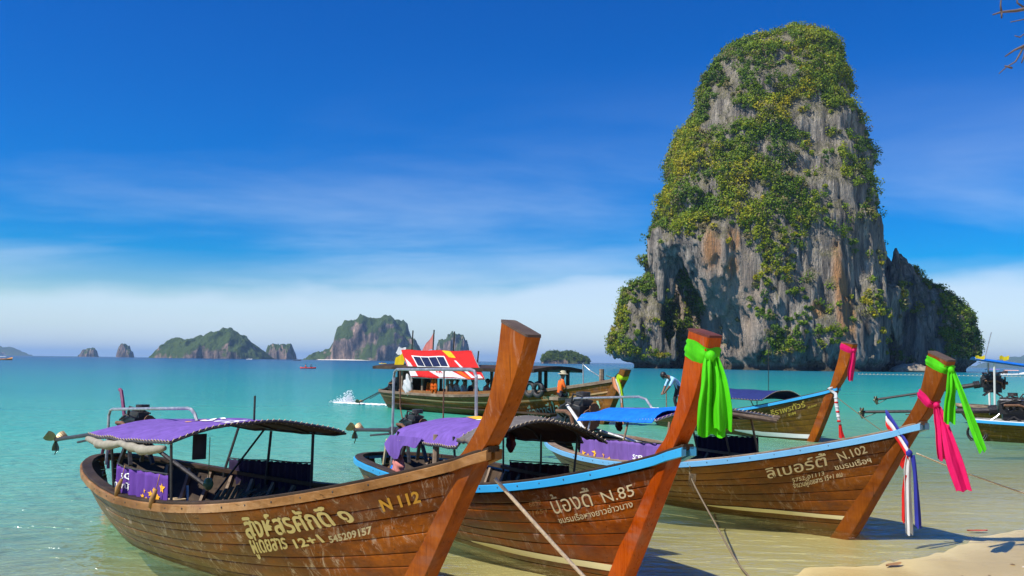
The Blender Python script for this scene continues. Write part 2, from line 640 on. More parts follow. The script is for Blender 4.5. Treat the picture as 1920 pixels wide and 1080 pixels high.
gz = np.arange(-5, 181, H)
X, Y, Z = np.meshgrid(gx, gy, gz, indexing='ij')
X, Y, Z = X.astype(np.float32), Y.astype(np.float32), Z.astype(np.float32)
d_t = stack(X, Y, Z, TL, TR, 418 + 0.16 * Z, 0.84, 171, 62.0)
d_s = stack(X, Y, Z, SL, SR, 452, 0.8, 64)
d_i = stack(X, Y, Z, IL, IR, 444, 0.9, 45.5)
# shaded back wall of the cave and the hanging columns at its mouth
d_b = stack(X, Y, Z, [(66, 60), (72, 30), (74, -6)], [(125, 60), (125, -6)], 472, 0.5, 58)
base = np.minimum(np.minimum(d_t, d_s), np.minimum(d_i, d_b))
cav = (np.sqrt(((X - 81 - .12 * (30 - Z)) / 11) ** 2 + ((Y - 420) / 36) ** 2 + ((Z - 16) / 33) ** 2) - 1) * 11
base = np.maximum(base, -cav)


def spike(cx, cy, z0, z1, r0, r1):
    k = np.clip((Z - z0) / (z1 - z0), 0, 1)
    r = r0 + (r1 - r0) * k
    dz = np.maximum(np.maximum(z0 - Z, Z - z1), 0)
    return np.sqrt(np.maximum(np.hypot(X - cx, Y - cy) - r, 0) ** 2 + dz ** 2) - 0.4 + np.minimum(np.hypot(X - cx, Y - cy) - r, 0)


for cx, cy, z0, z1, ra, rb in [(68.6, 414, 31, 62, .9, 3.4), (66.0, 418, 38, 60, .6, 2.6), (73.0, 416, 34, 58, .3, 1.8), (76.0, 420, 2, 54, .6, 1.4), (82, 428, 28, 52, .3, 1.5),
                               (170.5, 404, 14, 36, 2.4, 4.8), (173.5, 408, 12, 34, 1.4, 3.6), (167, 401, 17, 36, .8, 3.4), (174.5, 436, 47, 62, .6, 1.6)]:
    base = np.minimum(base, spike(cx, cy, z0, z1, ra, rb))
near = np.abs(base) < 9
xs, ys, zs = X[near], Y[near], Z[near]
nd = 2.6 * fbm(xs * 0.045, ys * 0.045, zs * 0.03, 3)
fl = fbm(xs * 0.19, ys * 0.19, zs * 0.028, 3)                       # vertical flutes
rid = 1 - np.abs(fbm(xs * 0.11 + 40, ys * 0.11, zs * 0.02, 3)) * 1.6
low = np.clip((118 - zs) / 60, 0.35, 1)
nd += (1.8 * fl - 1.5 * rid + 0.5) * low
nd += 0.8 * fbm(xs * 0.33, ys * 0.33, zs * 0.09, 2)
crk = 1 - np.abs(fbm(xs * 0.27 + 7, ys * 0.27, zs * 0.03 + 3, 2)) * 2.2
nd += 2.6 * np.clip(crk - 0.45, 0, 1) * (0.5 + 0.5 * low)
cr2 = 1 - np.abs(vnoise(xs * 0.55, ys * 0.55 + 11, zs * 0.05)) * 2.4
nd += 1.2 * np.clip(cr2 - 0.4, 0, 1)
# ledges: broken horizontal steps
nd += 0.9 * np.sin(zs * 0.35 + 3 * vnoise(xs * 0.05, ys * 0.05, zs * 0.02)) * np.clip((zs - 40) / 40, 0, 1)
# the tidal notch at the waterline
nd += 3.4 * np.exp(-((zs - 1.2) / 2.4) ** 2)
# overhangs and hollows in the lower front
for cx, cz, rx, rz, dep in [(108, 20, 8, 18, 4.5), (122, 3, 20, 7, 3), (148, 5, 10, 7, 5), (166, 44, 5, 22, 4), (147, 30, 3.5, 5, 4.5), (160, 38, 3.5, 18, 2.5), (98, 60, 10, 8, -2), (100, 48, 8, 12, -2.5), (158, 86, 6, 22, -2)]:
    nd += dep * np.exp(-(((xs / .9 - cx) / rx) ** 2 + ((zs / .9 - cz) / rz) ** 2)) * (ys < 425)
base[near] += nd.astype(np.float32)
ORG = np.array([40 - 118.0, 356 - 424.0, -5.0])
V, Q = surface_nets(base, ORG, H)
del X, Y, Z, d_t, d_s, d_i, d_b

t = NT('limestone')
oc = t.coord('Object')
st = t.noise(t.coord('Object', (0.34, 0.34, 0.035)), 1.0, 8, 0.66, 0.5)
bl = t.noise(oc, 0.09, 6, 0.6, 0.3)
fi = t.noise(t.coord('Object', (1, 1, 0.4)), 1.5, 7, 0.7)
ck = t.noise(t.coord('Object', (0.9, 0.9, 0.07)), 1.0, 6, 0.6, 0.8)
c = t.ramp(st, [(0.30, (0.046, 0.038, 0.030)), (0.45, (0.25, 0.215, 0.17)), (0.58, (0.50, 0.435, 0.34)), (0.74, (0.76, 0.65, 0.48))])
c = t.mix(t.mr(bl, 0.42, 0.66, 0.0, 0.5), c, (0.15, 0.13, 0.11))
c = t.mix(t.mr(fi, 0.3, 0.75, 0.35, 0.0), c, (0.05, 0.05, 0.05))
c = t.mix(t.mr(ck, 0.56, 0.66, 0, 0.8), c, (0.025, 0.023, 0.022))
c = t.mix(t.mr(ck, 0.42, 0.32, 0, 0.45), c, (0.60, 0.52, 0.42))
sp = t.n('ShaderNodeSeparateXYZ')
t.l(t.n('ShaderNodeTexCoord').outputs['Object'], sp.inputs[0])


def blob(cx, cz, rx, rz):
    a = t.math('DIVIDE', t.math('SUBTRACT', sp.outputs['X'], cx * .9 - 118), rx * .9)
    b = t.math('DIVIDE', t.math('SUBTRACT', sp.outputs['Z'], cz * .9), rz * .9)
    return t.math('SQRT', t.math('ADD', t.math('MULTIPLY', a, a), t.math('MULTIPLY', b, b)))


# bare tan rock of the undercut and rust-coloured seeps
tan = t.math('MULTIPLY', t.mr(blob(104, 28, 17, 36), 1.2, 0.5), t.mr(st, 0.30, 0.55, 0.4, 1.0))
c = t.mix(t.math('MULTIPLY', tan, 0.75), c, t.mix(fi, (0.36, 0.26, 0.18), (0.58, 0.46, 0.34)))
for bb_ in ((154.0, 38, 3.6, 24), (104.5, 49, 3.0, 5), (105, 62, 3.5, 6), (95, 58, 4, 10), (143, 29, 3.5, 4), (158, 30, 3, 16)):
    f = t.math('MULTIPLY', t.mr(blob(*bb_), 1.35, 0.5), t.mr(st, 0.32, 0.52))
    c = t.mix(t.math('MULTIPLY', f, 0.85), c, t.mix(fi, (0.42, 0.15, 0.035), (0.62, 0.34, 0.13)))
# a thin growth of moss and lichen where the rock lies back
gn = t.n('ShaderNodeSeparateXYZ')
t.l(t.n('ShaderNodeNewGeometry').outputs['Normal'], gn.inputs[0])
ms = t.math('MULTIPLY', t.mr(t.math('ADD', gn.outputs['Z'], t.math('MULTIPLY', bl, 0.5)), 0.30, 0.75), t.mr(fi, 0.35, 0.6))
c = t.mix(t.math('MULTIPLY', ms, 0.75), c, t.mix(bl, (0.07, 0.085, 0.02), (0.17, 0.15, 0.045)))
# wet dark band of the tide line
td = t.mr(t.math('ADD', sp.outputs['Z'], t.math('MULTIPLY', fi, 2.2)), 2.2, 4.0, 0.8, 0.0)
c = t.mix(td, c, (0.045, 0.036, 0.028))
t.set(Base_Color=c, Roughness=0.92, Specular_IOR_Level=0.25, Normal=t.bump(t.math('ADD', t.math('ADD', t.math('MULTIPLY', st, 1.0), t.math('MULTIPLY', ck, -0.9)), t.math('MULTIPLY', fi, 0.6)), 0.9, 2.4))
ROCK = t.m
tower = np_mesh('limestone_tower', V, Q, ROCK)
tower.location = (118, 424, 0)
tag(tower, 'tall grey limestone tower rising from the sea, its upper slopes overgrown', 'rock island')

# ------------------------------------------------------------------ foliage made of leaf faces
t = NT('leaf_material')
ca = t.n('ShaderNodeVertexColor', layer_name='leaf')
t.set(Base_Color=ca.outputs['Color'], Roughness=0.6, Specular_IOR_Level=0.25)
tl = t.n('ShaderNodeBsdfTranslucent')
t.l(t.mix(1.0, ca.outputs['Color'], (1.3, 1.25, 0.6), 'MULTIPLY'), tl.inputs['Color'])
ms_ = t.n('ShaderNodeMixShader')
ms_.inputs[0].default_value = 0.28
t.l(t.b.outputs[0], ms_.inputs[1])
t.l(tl.outputs[0], ms_.inputs[2])
t.l(ms_.outputs[0], t.out.inputs['Surface'])
LEAF = t.m
PAL = np.array([(0.032, 0.070, 0.006), (0.055, 0.105, 0.006), (0.080, 0.138, 0.005), (0.115, 0.168, 0.004), (0.175, 0.205, 0.004), (0.270, 0.240, 0.005), (0.115, 0.115, 0.035), (0.18, 0.15, 0.06)])


def leaves(centers, radii, nrm, cols, k, leaf, rng):
    """quads of about LEAF metres spread through flattened balls; returns verts, quads, per-corner colours"""
    n = len(centers)
    d = rng.normal(size=(n, k, 3))
    d /= np.linalg.norm(d, axis=-1, keepdims=True)
    d *= rng.random((n, k, 1)) ** 0.38
    # lumpy crown: push a few directions out
    lob = rng.normal(size=(n, 4, 3))
    lob /= np.linalg.norm(lob, axis=-1, keepdims=True)
    g = np.max(np.einsum('nkc,nlc->nkl', d, lob), -1)
    d *= (0.72 + 0.45 * np.clip(g, 0, 1))[..., None]
    P = centers[:, None] + d * radii[:, None, :]
    nn = d * 0.8 + nrm[:, None] * 0.5 + rng.normal(size=(n, k, 3)) * 0.55
    nn /= np.linalg.norm(nn, axis=-1, keepdims=True)
    a = np.cross(nn, rng.normal(size=(n, k, 3)))
    a /= np.linalg.norm(a, axis=-1, keepdims=True)
    b = np.cross(nn, a)
    s = leaf * (0.6 + 0.8 * rng.random((n, k, 1)))
    q = np.stack([P - a * s * .5, P + b * s * .32, P + a * s * .5, P - b * s * .32], 2)
    V = q.reshape(-1, 3)
    Fq = np.arange(len(V)).reshape(-1, 4)
    c = cols[:, None] * (0.62 + 0.7 * rng.random((n, k, 1)))
    C = np.repeat(c.reshape(-1, 3), 4, 0)
    return V, Fq, C


def leaf_obj(name, V, Fq, C, parent=None):
    o = np_mesh(name, V, Fq, LEAF, smooth=False, parent=parent)
    at = o.data.color_attributes.new('leaf', 'FLOAT_COLOR', 'POINT')
    buf = np.ones((len(V), 4), np.float32)
    buf[:, :3] = C
    at.data.foreach_set('color', buf.ravel())
    return o


# vertex normals of the tower
me = tower.data
nv = len(me.vertices)
co = np.empty(nv * 3, np.float32)
me.vertices.foreach_get('co', co)
no = np.empty(nv * 3, np.float32)
me.vertices.foreach_get('normal', no)
co, no = co.reshape(-1, 3), no.reshape(-1, 3)
wx, wy, wz = co[:, 0] + 118, co[:, 1] + 424, co[:, 2]
front = (no[:, 1] < 0.35) & (wz > 3.5)
ft = (wy < 412) & (wx < 172)
vx, vz = np.where(ft, wx / .9, wx), np.where(ft, wz / .9, wz)      # the front face stands nearer than the tower's axis
den = np.full(nv, 0.03)


def ell(cx, cz, rx, rz, w):
    global den
    e = ((vx - cx) / rx) ** 2 + ((vz - cz) / rz) ** 2
    den = np.maximum(den, w * np.clip(1.6 - e, 0, 1))


on_t = wy < 432
up_slope = np.clip(no[:, 2] * 1.6 + 0.15, 0, 1)
den = np.maximum(den, np.where(vz > 134, 1.0, 0))
den = np.maximum(den, np.where((vz > 72) & (vx < 148), 1.0, 0))
den = np.maximum(den, np.where((vz > 74) & (vx >= 146), 0.10 + 0.5 * up_slope, 0))
for g_ in [(84, 72, 9, 5, 1), (68, 62, 6, 10, .9), (122, 62, 9, 9, .9), (126, 46, 13, 8, .75), (128, 30, 11, 10, .8), (128, 13, 8, 9, .9), (152, 78, 10, 8, .95), (139, 68, 6, 12, .8), (146, 16, 9, 5, .6), (160, 60, 4, 4, .3), (172, 32, 4, 6, .8), (156, 70, 8, 6, .6), (112, 72, 8, 4, .7), (164, 100, 7, 12, .7), (150, 104, 6, 5, .9)]:
    ell(*g_)
for g_ in [(97, 121, 7, 5), (104, 129, 6, 4), (92, 113, 5, 4), (150, 122, 8, 16), (146, 98, 7, 9), (118, 86, 6, 5), (96, 92, 5, 4), (142, 108, 6, 8), (118, 128, 5, 4), (132, 100, 4, 4), (154, 128, 5, 8)]:
    e = ((vx - g_[0]) / g_[2]) ** 2 + ((vz - g_[1]) / g_[3]) ** 2
    den *= 1 - 0.85 * np.clip(1.5 - e, 0, 1)
islet = (wx < 92) & (wy > 419) & (wz < 48)
den = np.where(islet & (wz > 5), 0.95, den)
den = np.where((wx < 92) & (wx > 64) & (wz < 55) & (wy < 436) & (wy > 400) & ~islet, 0.02, den)
shd = (wx > 176)
den = np.where(shd, np.where((wx > 208 - 0.15 * wz) & (wz > 7), 0.95, np.where(no[:, 2] > 0.5, 0.25, 0.02)), den)
patch = fbm(wx * 0.07, wy * 0.07, wz * 0.07, 3)
den = den * np.clip(0.72 + 1.25 * patch + np.where(vz > 134, 0.45, 0), 0.04, 1.3) * np.where(no[:, 2] < -0.35, 0.1, 1)
den[~front] = 0
pick = RNG.random(nv) < den * 0.155
ci = np.nonzero(pick)[0]
print('bushes', len(ci), 'tower verts', nv)
tone = fbm(wx[ci] * 0.05 + 9, wy[ci] * 0.05, wz[ci] * 0.05, 2) + RNG.normal(size=len(ci)) * 0.36
ti = np.clip(np.round(2.75 + 2.2 * tone), 0, 5).astype(int)
ti = np.where(RNG.random(len(ci)) < 0.13, 6 + (RNG.random(len(ci)) < 0.4), ti)
rad = (0.9 + 2.6 * RNG.random(len(ci)) ** 1.5) * np.where(wz[ci] < 60, 0.85, 1.0)
R3 = np.stack([rad, rad, rad * 0.82], -1)
cen = co[ci] + no[ci] * (rad * 0.45)[:, None] + np.array([0, 0, 0.3])
big_i = np.argsort(-rad * (1 - no[ci][:, 1]) * np.where(wy[ci] < 440, 1, .4))[:60]
rest = np.setdiff1d(np.arange(len(ci)), big_i)
BARK = simple('bark', (0.12, 0.09, 0.065), 0.9, var=0.4, scale=8)
used_labels = set()
left_over = []
for j, b in enumerate(big_i):
    pz, pxx = wz[ci][b], wx[ci][b]
    where = ('at the top' if pz > 140 else 'on the upper slope' if pz > 100 else 'halfway up the face' if pz > 62 else 'low on the face' if pz > 25 else 'near the waterline')
    sidew = ('far left' if pxx < 82 else 'left' if pxx < 108 else 'middle' if pxx < 138 else 'right' if pxx < 176 else 'far right')
    tone_w = ('dark green', 'dark green', 'green', 'green', 'yellow-green', 'yellowish', 'grey-green', 'brownish')[ti[b]]
    lab = 'large %s shrub %s of the limestone tower, %s' % (tone_w, where, sidew)
    if lab in used_labels or len(used_labels) > 23:
        left_over.append(b)
        continue
    used_labels.add(lab)
    e = empty('cliff_shrub', tuple(np.array([118, 424, 0]) + co[ci][b]))
    tag(e, lab, 'shrub', 'shrubs clinging to the limestone tower')
    c0 = (cen[b] - co[ci][b])[None]
    Vv, Fv, Cv = leaves(c0, R3[b][None] * 1.25, no[ci][b][None], PAL[ti[b]][None], 80, 0.95, RNG)
    leaf_obj('crown', Vv, Fv, Cv, e)
    mb = MB()
    mb.tube([(0, 0, -0.3), tuple(c0[0] * 0.5), tuple(c0[0])], [0.16, 0.12, 0.06], 5)
    mb.build('trunk', BARK, e)

rest = np.concatenate([rest, np.array(left_over, dtype=int)])
Vv, Fv, Cv = leaves(cen[rest], R3[rest], no[ci][rest], PAL[ti[rest]] * 1.32, 58, 0.92, RNG)
vo = leaf_obj('cliff_vegetation', Vv, Fv, Cv)
vo.location = (118, 424, 0)
tag(vo, 'green and yellowish scrub covering the limestone tower', 'vegetation', kind='stuff')

# the pale boulder lying before the cave and the low rocks at the islet's foot
BOULDER = simple('pale_rock', (0.30, 0.24, 0.17), 0.95, var=0.45, scale=0.8, bump=0.8)


def rock(name, c, r, label, seed):
    mb = MB()
    mb.ellipsoid((0, 0, 0), (1, 1, 1), 36, 22)
    Vv = np.array(mb.v)
    dd = 1 + 0.28 * fbm(Vv[:, 0] * 1.7 + seed, Vv[:, 1] * 1.7, Vv[:, 2] * 1.7, 4)
    Vv = Vv * dd[:, None] * np.array(r)
    mb.v = [tuple(p) for p in Vv]
    o = mb.build(name, BOULDER)
    o.location = c
    tag(o, label, 'rock')
    return o


rock('boulder', (174, 396, 0.6), (8.2, 4.5, 3.2), 'pale boulder standing in the water before the dark cave', 1.0)

# ------------------------------------------------------------------ far islands
t = NT('far_island_rock')
gn = t.n('ShaderNodeSeparateXYZ')
t.l(t.n('ShaderNodeNewGeometry').outputs['Normal'], gn.inputs[0])
n_a = t.noise(t.coord('Object'), 0.02, 6, 0.6)
n_b = t.noise(t.coord('Object', (1, 1, 0.25)), 0.07, 6, 0.65)
rk = t.ramp(n_b, [(0.34, (0.03, 0.03, 0.03)), (0.5, (0.20, 0.15, 0.12)), (0.66, (0.46, 0.31, 0.22))])
gr = t.mix(n_a, (0.022, 0.05, 0.014), (0.085, 0.12, 0.025))
f = t.mr(t.math('ADD', gn.outputs['Z'], t.math('MULTIPLY', t.math('SUBTRACT', n_a, 0.5), 1.1)), 0.26, 0.46)
t.set(Base_Color=t.mix(f, rk, gr), Roughness=0.95, Specular_IOR_Level=0.1, Normal=t.bump(t.math('ADD', n_b, n_a), 1.0, 14))
FAR = t.m


def island(name, Y0, prof, label, depth, seed, res=110, cat='island', pw=3.0):
    P = np.array(prof)
    x0, x1 = P[0, 0], P[-1, 0]
    xc = (x0 + x1) / 2
    u = np.linspace(x0, x1, res)
    v = np.linspace(-1, 1, 46)
    U_, V_ = np.meshgrid(u, v, indexing='ij')
    top = np.interp(U_, P[:, 0], P[:, 1])
    w = (x1 - x0)
    jag = fbm(U_ * 9 / w + seed, V_ * 2.0, U_ * 0, 4)
    e = np.clip(1 - np.abs(V_) ** pw, 0, 1) ** 0.6
    z = top * e * (1 + 0.16 * jag) + top.max() * 0.055 * fbm(U_ * 22 / w, V_ * 5, U_ * 0 + seed, 3)
    z = np.where(np.abs(V_) >= 0.999, -6, z)
    z[0], z[-1] = -6, -6
    yy = V_ * depth * (1 + 0.35 * jag * np.clip(1 - np.abs(V_), 0.2, 1)) * (0.75 + 0.25 * np.sin(np.pi * (U_ - x0) / w)) + depth * 0.12 * fbm(U_ * 7 / w + seed, z * 0.02, U_ * 0, 3)
    i = np.arange(u.size * v.size).reshape(u.size, v.size)
    q = np.stack([i[:-1, :-1], i[1:, :-1], i[1:, 1:], i[:-1, 1:]], -1).reshape(-1, 4)
    o = np_mesh(name, np.stack([U_ - xc, yy, z], -1).reshape(-1, 3), q, FAR)
    o.location = (xc, Y0, 0)
    tag(o, label, cat)
    return o


island('cliff_island', 3200, [(-719.2, 4.6), (-700.7, 12.4), (-654.2, 27.9), (-617.2, 47.1), (-604, 66.1), (-600.2, 111.2), (-572.4, 126.6), (-553.7, 132.5), (-525.7, 142.2), (-488.2, 146.5), (-450.5, 146.9), (-403.2, 134.3), (-374.6, 121.5), (-358.8, 84.1), (-335.9, 69.4), (-316.4, 32.1), (-297.1, 6.2)], 'largest distant island, a flat-topped cliff with green slopes at its foot', 150, 2.0)
island('round_island', 3600, [(-302, 6.9), (-288, 76.7), (-261, 95), (-230.0, 104), (-198, 100), (-177, 79), (-165, 37.2), (-162, 4.5)], 'distant rounded rock island right of the flat-topped cliff island', 70, 5.0)
island('green_island', 3000, [(-1158.1, 5.5), (-1145.0, 28.5), (-1128.5, 55.0), (-1107.8, 64.1), (-1081.2, 60.9), (-1054.7, 59.5), (-1028.8, 70.4), (-994.2, 88.4), (-968.1, 95.8), (-941.7, 99.6), (-915.0, 92.9), (-888.0, 75.6), (-860.9, 58.4), (-833.6, 32.4), (-806.2, 4.6)], 'distant hump-backed green island left of the middle', 140, 9.0, pw=1.8)
island('block_island', 3400, [(-915.6, 2.9), (-911.1, 46.7), (-891.5, 54.9), (-855.6, 55.4), (-825.5, 51.8), (-812.8, 28.0), (-808.0, 4.2)], 'small blocky rock island at the right foot of the green island', 40, 13.0, 60)
island('cone_island', 3800, [(-1642.9, 6.3), (-1638.1, 44.2), (-1620.6, 53.3), (-1602.4, 44.7), (-1586.0, 27.1), (-1580.5, 4.9)], 'small steep rock stack, second from the left on the horizon', 26, 17.0, 50)
island('stack_island', 4200, [(-1993.1, 4.5), (-1979.5, 26.8), (-1955.2, 34.5), (-1938.3, 42.1), (-1923.2, 34.9), (-1911.9, 5.6)], 'lowest tiny rock stack far left on the horizon', 26, 21.0, 50)
island('faint_hill', 9000, [(-5267.3, 2), (-5165.9, 59.0), (-5035.5, 87.0), (-4955.7, 77.4), (-4880, 36.7), (-4800, 2)], 'faint blue hill at the left edge of the horizon', 200, 23.0, 60)
island('mainland_hill', 9000, [(4600.1, 2), (4813.5, 72.8), (4946.9, 116.6), (5132.6, 140.0), (5451.5, 170), (6030.0, 119.6), (6552.9, 2)], 'faint blue mainland hills at the right edge of the horizon', 300, 27.0, 80)
WS = simple('white_sand', (0.80, 0.74, 0.62), 0.9, var=0.1, scale=0.1)
mb = MB()
rows = []
for i in range(24):
    k = i / 23
    xx = -650 + 178 * k
    yw = 3040 + 10 * math.sin(k * 6)
    rows.append([(xx, yw - 34, -0.3), (xx, yw, 2.6 * math.sin(math.pi * min(1, k * 1.02 + 0.01)) + 0.2), (xx, yw + 60, 3.0), (xx, yw + 70, -1)])
mb.grid(rows)
tag(mb.build('far_beach', WS), kind='structure')
# wooded islet: crown of many trees that reads as one mass over a low rock
isl = island('wooded_islet', 1500, [(49.0, 0.4), (52.4, 10), (62.9, 15), (80.5, 18), (98.1, 17), (111.4, 12), (124.6, 7), (129.9, 0.5)], 'low wooded islet between the near prows, left of the tower', 26, 31.0, 60)
m_ = isl.data
cc = np.empty(len(m_.vertices) * 3, np.float32)
m_.vertices.foreach_get('co', cc)
cc = cc.reshape(-1, 3)
cc = cc[(cc[:, 2] > 1.2) & (cc[:, 1] < 8)]
cc = cc[RNG.permutation(len(cc))[:420]]
rr = RNG.uniform(1.8, 4.0, len(cc))
Vv, Fv, Cv = leaves(cc + np.array([0, 0, 2.0]), np.stack([rr, rr, rr], -1), np.tile([[0, -.4, .6]], (len(cc), 1)), PAL[RNG.integers(0, 4, len(cc))], 40, 1.7, RNG)
lo_ = leaf_obj('islet_wood', Vv, Fv, Cv)
lo_.location = isl.location
tag(lo_, 'dense green wood covering the low islet', 'wood', kind='stuff')
# ------------------------------------------------------------------ longtail boats
VARN = wood('varnished_hull', (0.075, 0.016, 0.001), (0.26, 0.066, 0.002), (0.52, 0.150, 0.004), olive=(0.20, 0.105, 0.003), scuff=0.9, gloss=0.34)
VARN_B = wood('varnished_hull_b', (0.065, 0.011, 0.001), (0.22, 0.046, 0.001), (0.42, 0.105, 0.002), olive=(0.20, 0.092, 0.003), scuff=0.35, gloss=0.36)
VARN_C = wood('varnished_hull_c', (0.055, 0.013, 0.001), (0.18, 0.048, 0.002), (0.35, 0.110, 0.005), olive=(0.15, 0.074, 0.004), scuff=0.35, gloss=0.36)
OLIVE_H = wood('old_hull', (0.045, 0.024, 0.002), (0.115, 0.060, 0.004), (0.20, 0.11, 0.008), olive=(0.125, 0.080, 0.006), scuff=0.25, gloss=0.42)
BROWN_H = wood('brown_hull', (0.080, 0.028, 0.003), (0.21, 0.080, 0.009), (0.33, 0.15, 0.02), olive=(0.22, 0.090, 0.009), scuff=0.25, gloss=0.5)
STEM_A = wood('stem_wood_a', (0.11, 0.020, 0.0005), (0.28, 0.068, 0.001), (0.42, 0.120, 0.002), scuff=0.15, gloss=0.33, streak=0.5, upright=True)
STEM_B = wood('stem_wood_b', (0.18, 0.024, 0.0005), (0.42, 0.070, 0.0005), (0.55, 0.110, 0.001), scuff=0.1, gloss=0.30, streak=0.4, upright=True)
STEM_C = wood('stem_wood_c', (0.080, 0.018, 0.001), (0.17, 0.044, 0.002), (0.25, 0.078, 0.004), scuff=0.15, gloss=0.36, streak=0.5, upright=True)
DARKW = wood('dark_wood', (0.018, 0.012, 0.008), (0.055, 0.036, 0.022), (0.12, 0.08, 0.05), gloss=0.6)
WEATH = wood('weathered_wood', (0.10, 0.07, 0.05), (0.26, 0.19, 0.13), (0.46, 0.36, 0.26), gloss=0.65)
BOARD = wood('pale_board', (0.22, 0.15, 0.08), (0.42, 0.31, 0.18), (0.58, 0.46, 0.30), gloss=0.7)
ENDGR = wood('end_grain', (0.05, 0.035, 0.03), (0.11, 0.08, 0.065), (0.18, 0.14, 0.115), gloss=0.75)
ENDRED = wood('end_grain_red', (0.06, 0.018, 0.014), (0.14, 0.045, 0.035), (0.22, 0.09, 0.07), gloss=0.6)


def paint(name, c, chip=(0.10, 0.07, 0.05), rough=0.45, amt=0.5):
    t = NT(name)
    a = t.noise(t.coord('Object', (0.5, 1, 1)), 14, 7, 0.7, 0.6)
    b = t.noise(t.coord('Object'), 2.0, 4, 0.6)
    c1 = t.mix(b, tuple(x * 0.72 for x in c), c)
    c1 = t.mix(t.mr(a, 0.64, 0.72, 0, amt), c1, chip)
    t.set(Base_Color=c1, Roughness=rough, Normal=t.bump(a, 0.2, 0.006))
    return t.m


BLUE = paint('blue_paint', (0.030, 0.34, 0.66), (0.05, 0.05, 0.05))
CREAM = paint('cream_paint', (0.62, 0.55, 0.32), (0.20, 0.12, 0.04), 0.6, 0.7)
WHITEP = paint('white_paint', (0.72, 0.72, 0.68), (0.25, 0.22, 0.18), 0.5, 0.5)
LET_A = paint('gold_letters', (0.80, 0.66, 0.30), (0.20, 0.09, 0.012), 0.5, 0.8)
LET_N = paint('orange_letters', (0.74, 0.38, 0.035), (0.22, 0.08, 0.01), 0.5, 0.5)
LET_B = paint('pale_letters', (0.66, 0.56, 0.36), (0.22, 0.08, 0.01), 0.5, 0.8)
LET_C = paint('cream_letters', (0.72, 0.60, 0.40), (0.20, 0.08, 0.01), 0.5, 0.5)
LET_Y = paint('yellow_letters', (0.50, 0.38, 0.05), (0.13, 0.08, 0.012), 0.5, 0.9)
LET_G = paint('green_letters', (0.34, 0.55, 0.38), (0.10, 0.08, 0.02), 0.5, 0.7)
LET_F = paint('faded_letters', (0.27, 0.14, 0.045), (0.20, 0.07, 0.01), 0.5, 0.9)
STEEL = simple('galvanised_pipe', (0.45, 0.45, 0.44), 0.42, 0.75, 0.25, 12)
DARKM = simple('dark_metal', (0.055, 0.05, 0.048), 0.5, 0.5, 0.45, 18, 0.3)
BLACKM = simple('black_engine', (0.022, 0.021, 0.022), 0.4, 0.3, 0.5, 22, 0.4)
RUST = simple('rusty_metal', (0.17, 0.085, 0.045), 0.75, 0.3, 0.45, 16, 0.4)
BRASS = simple('worn_bronze', (0.24, 0.18, 0.10), 0.45, 0.7, 0.3, 10)
RUBBER = simple('purple_hose', (0.17, 0.025, 0.09), 0.5, 0, 0.3, 8)
BLACKR = simple('black_rubber', (0.018, 0.018, 0.019), 0.6, 0, 0.3, 8)
POLE_D = simple('dark_pole', (0.030, 0.028, 0.026), 0.55, 0.2, 0.4, 9)
WOODP = simple('wooden_pole', (0.22, 0.155, 0.10), 0.8, 0, 0.4, 9, 0.3)
PURPLE = cloth('purple_canvas', (0.19, 0.105, 0.42), trans=0.08)
PURPLE_L = cloth('purple_curtain', (0.15, 0.06, 0.36), trans=0.15)
PURPLE_D = cloth('backlit_purple_curtain', (0.030, 0.020, 0.060), trans=0.10)  # port curtains: their backlit shade is put into this darker purple
MAROON = cloth('maroon_cloth', (0.09, 0.018, 0.022), trans=0.05)
LINING = cloth('brown_lining', (0.085, 0.035, 0.018), trans=0.03)
GREYC = cloth('grey_canvas', (0.17, 0.155, 0.145), trans=0.08)
BLUEC = cloth('blue_tarpaulin', (0.012, 0.20, 0.78), rough=0.6, trans=0.1)
NAVYC = cloth('navy_canvas', (0.022, 0.035, 0.16), trans=0.1)
CREAMC = cloth('cream_canvas', (0.40, 0.37, 0.29), trans=0.15)
WHITEC = cloth('white_cloth', (0.80, 0.80, 0.80), trans=0.25)
PINKC = cloth('pink_towel', (0.80, 0.30, 0.26), trans=0.15)
LIME = cloth('lime_silk', (0.10, 0.72, 0.010), rough=0.55, trans=0.30)
HOT = cloth('hot_pink_silk', (0.85, 0.012, 0.16), rough=0.55, trans=0.30)
REDC = cloth('red_cloth', (0.72, 0.020, 0.018), rough=0.65, trans=0.2)
BLUES = cloth('royal_blue_silk', (0.035, 0.045, 0.36), rough=0.6, trans=0.2)
YELC = cloth('yellow_cloth', (0.86, 0.66, 0.02), rough=0.7, trans=0.3)
ORAC = cloth('orange_cloth', (0.88, 0.15, 0.01), rough=0.7, trans=0.2)
NEON = cloth('neon_cloth', (0.62, 0.85, 0.02), rough=0.7, trans=0.3)
PRINT_W = simple('white_print', (0.85, 0.85, 0.85), 0.7, 0, 0.05)
PRINT_O = simple('orange_print', (0.88, 0.42, 0.01), 0.7, 0, 0.1)
ROPE = simple('hemp_rope', (0.50, 0.40, 0.27), 0.9, 0, 0.3, 40, 0.4)
ROPE_D = simple('dark_rope', (0.16, 0.12, 0.07), 0.9, 0, 0.3, 40, 0.4)
SOLAR = simple('solar_cell', (0.018, 0.020, 0.045), 0.15, 0.0, 0.25, 3)

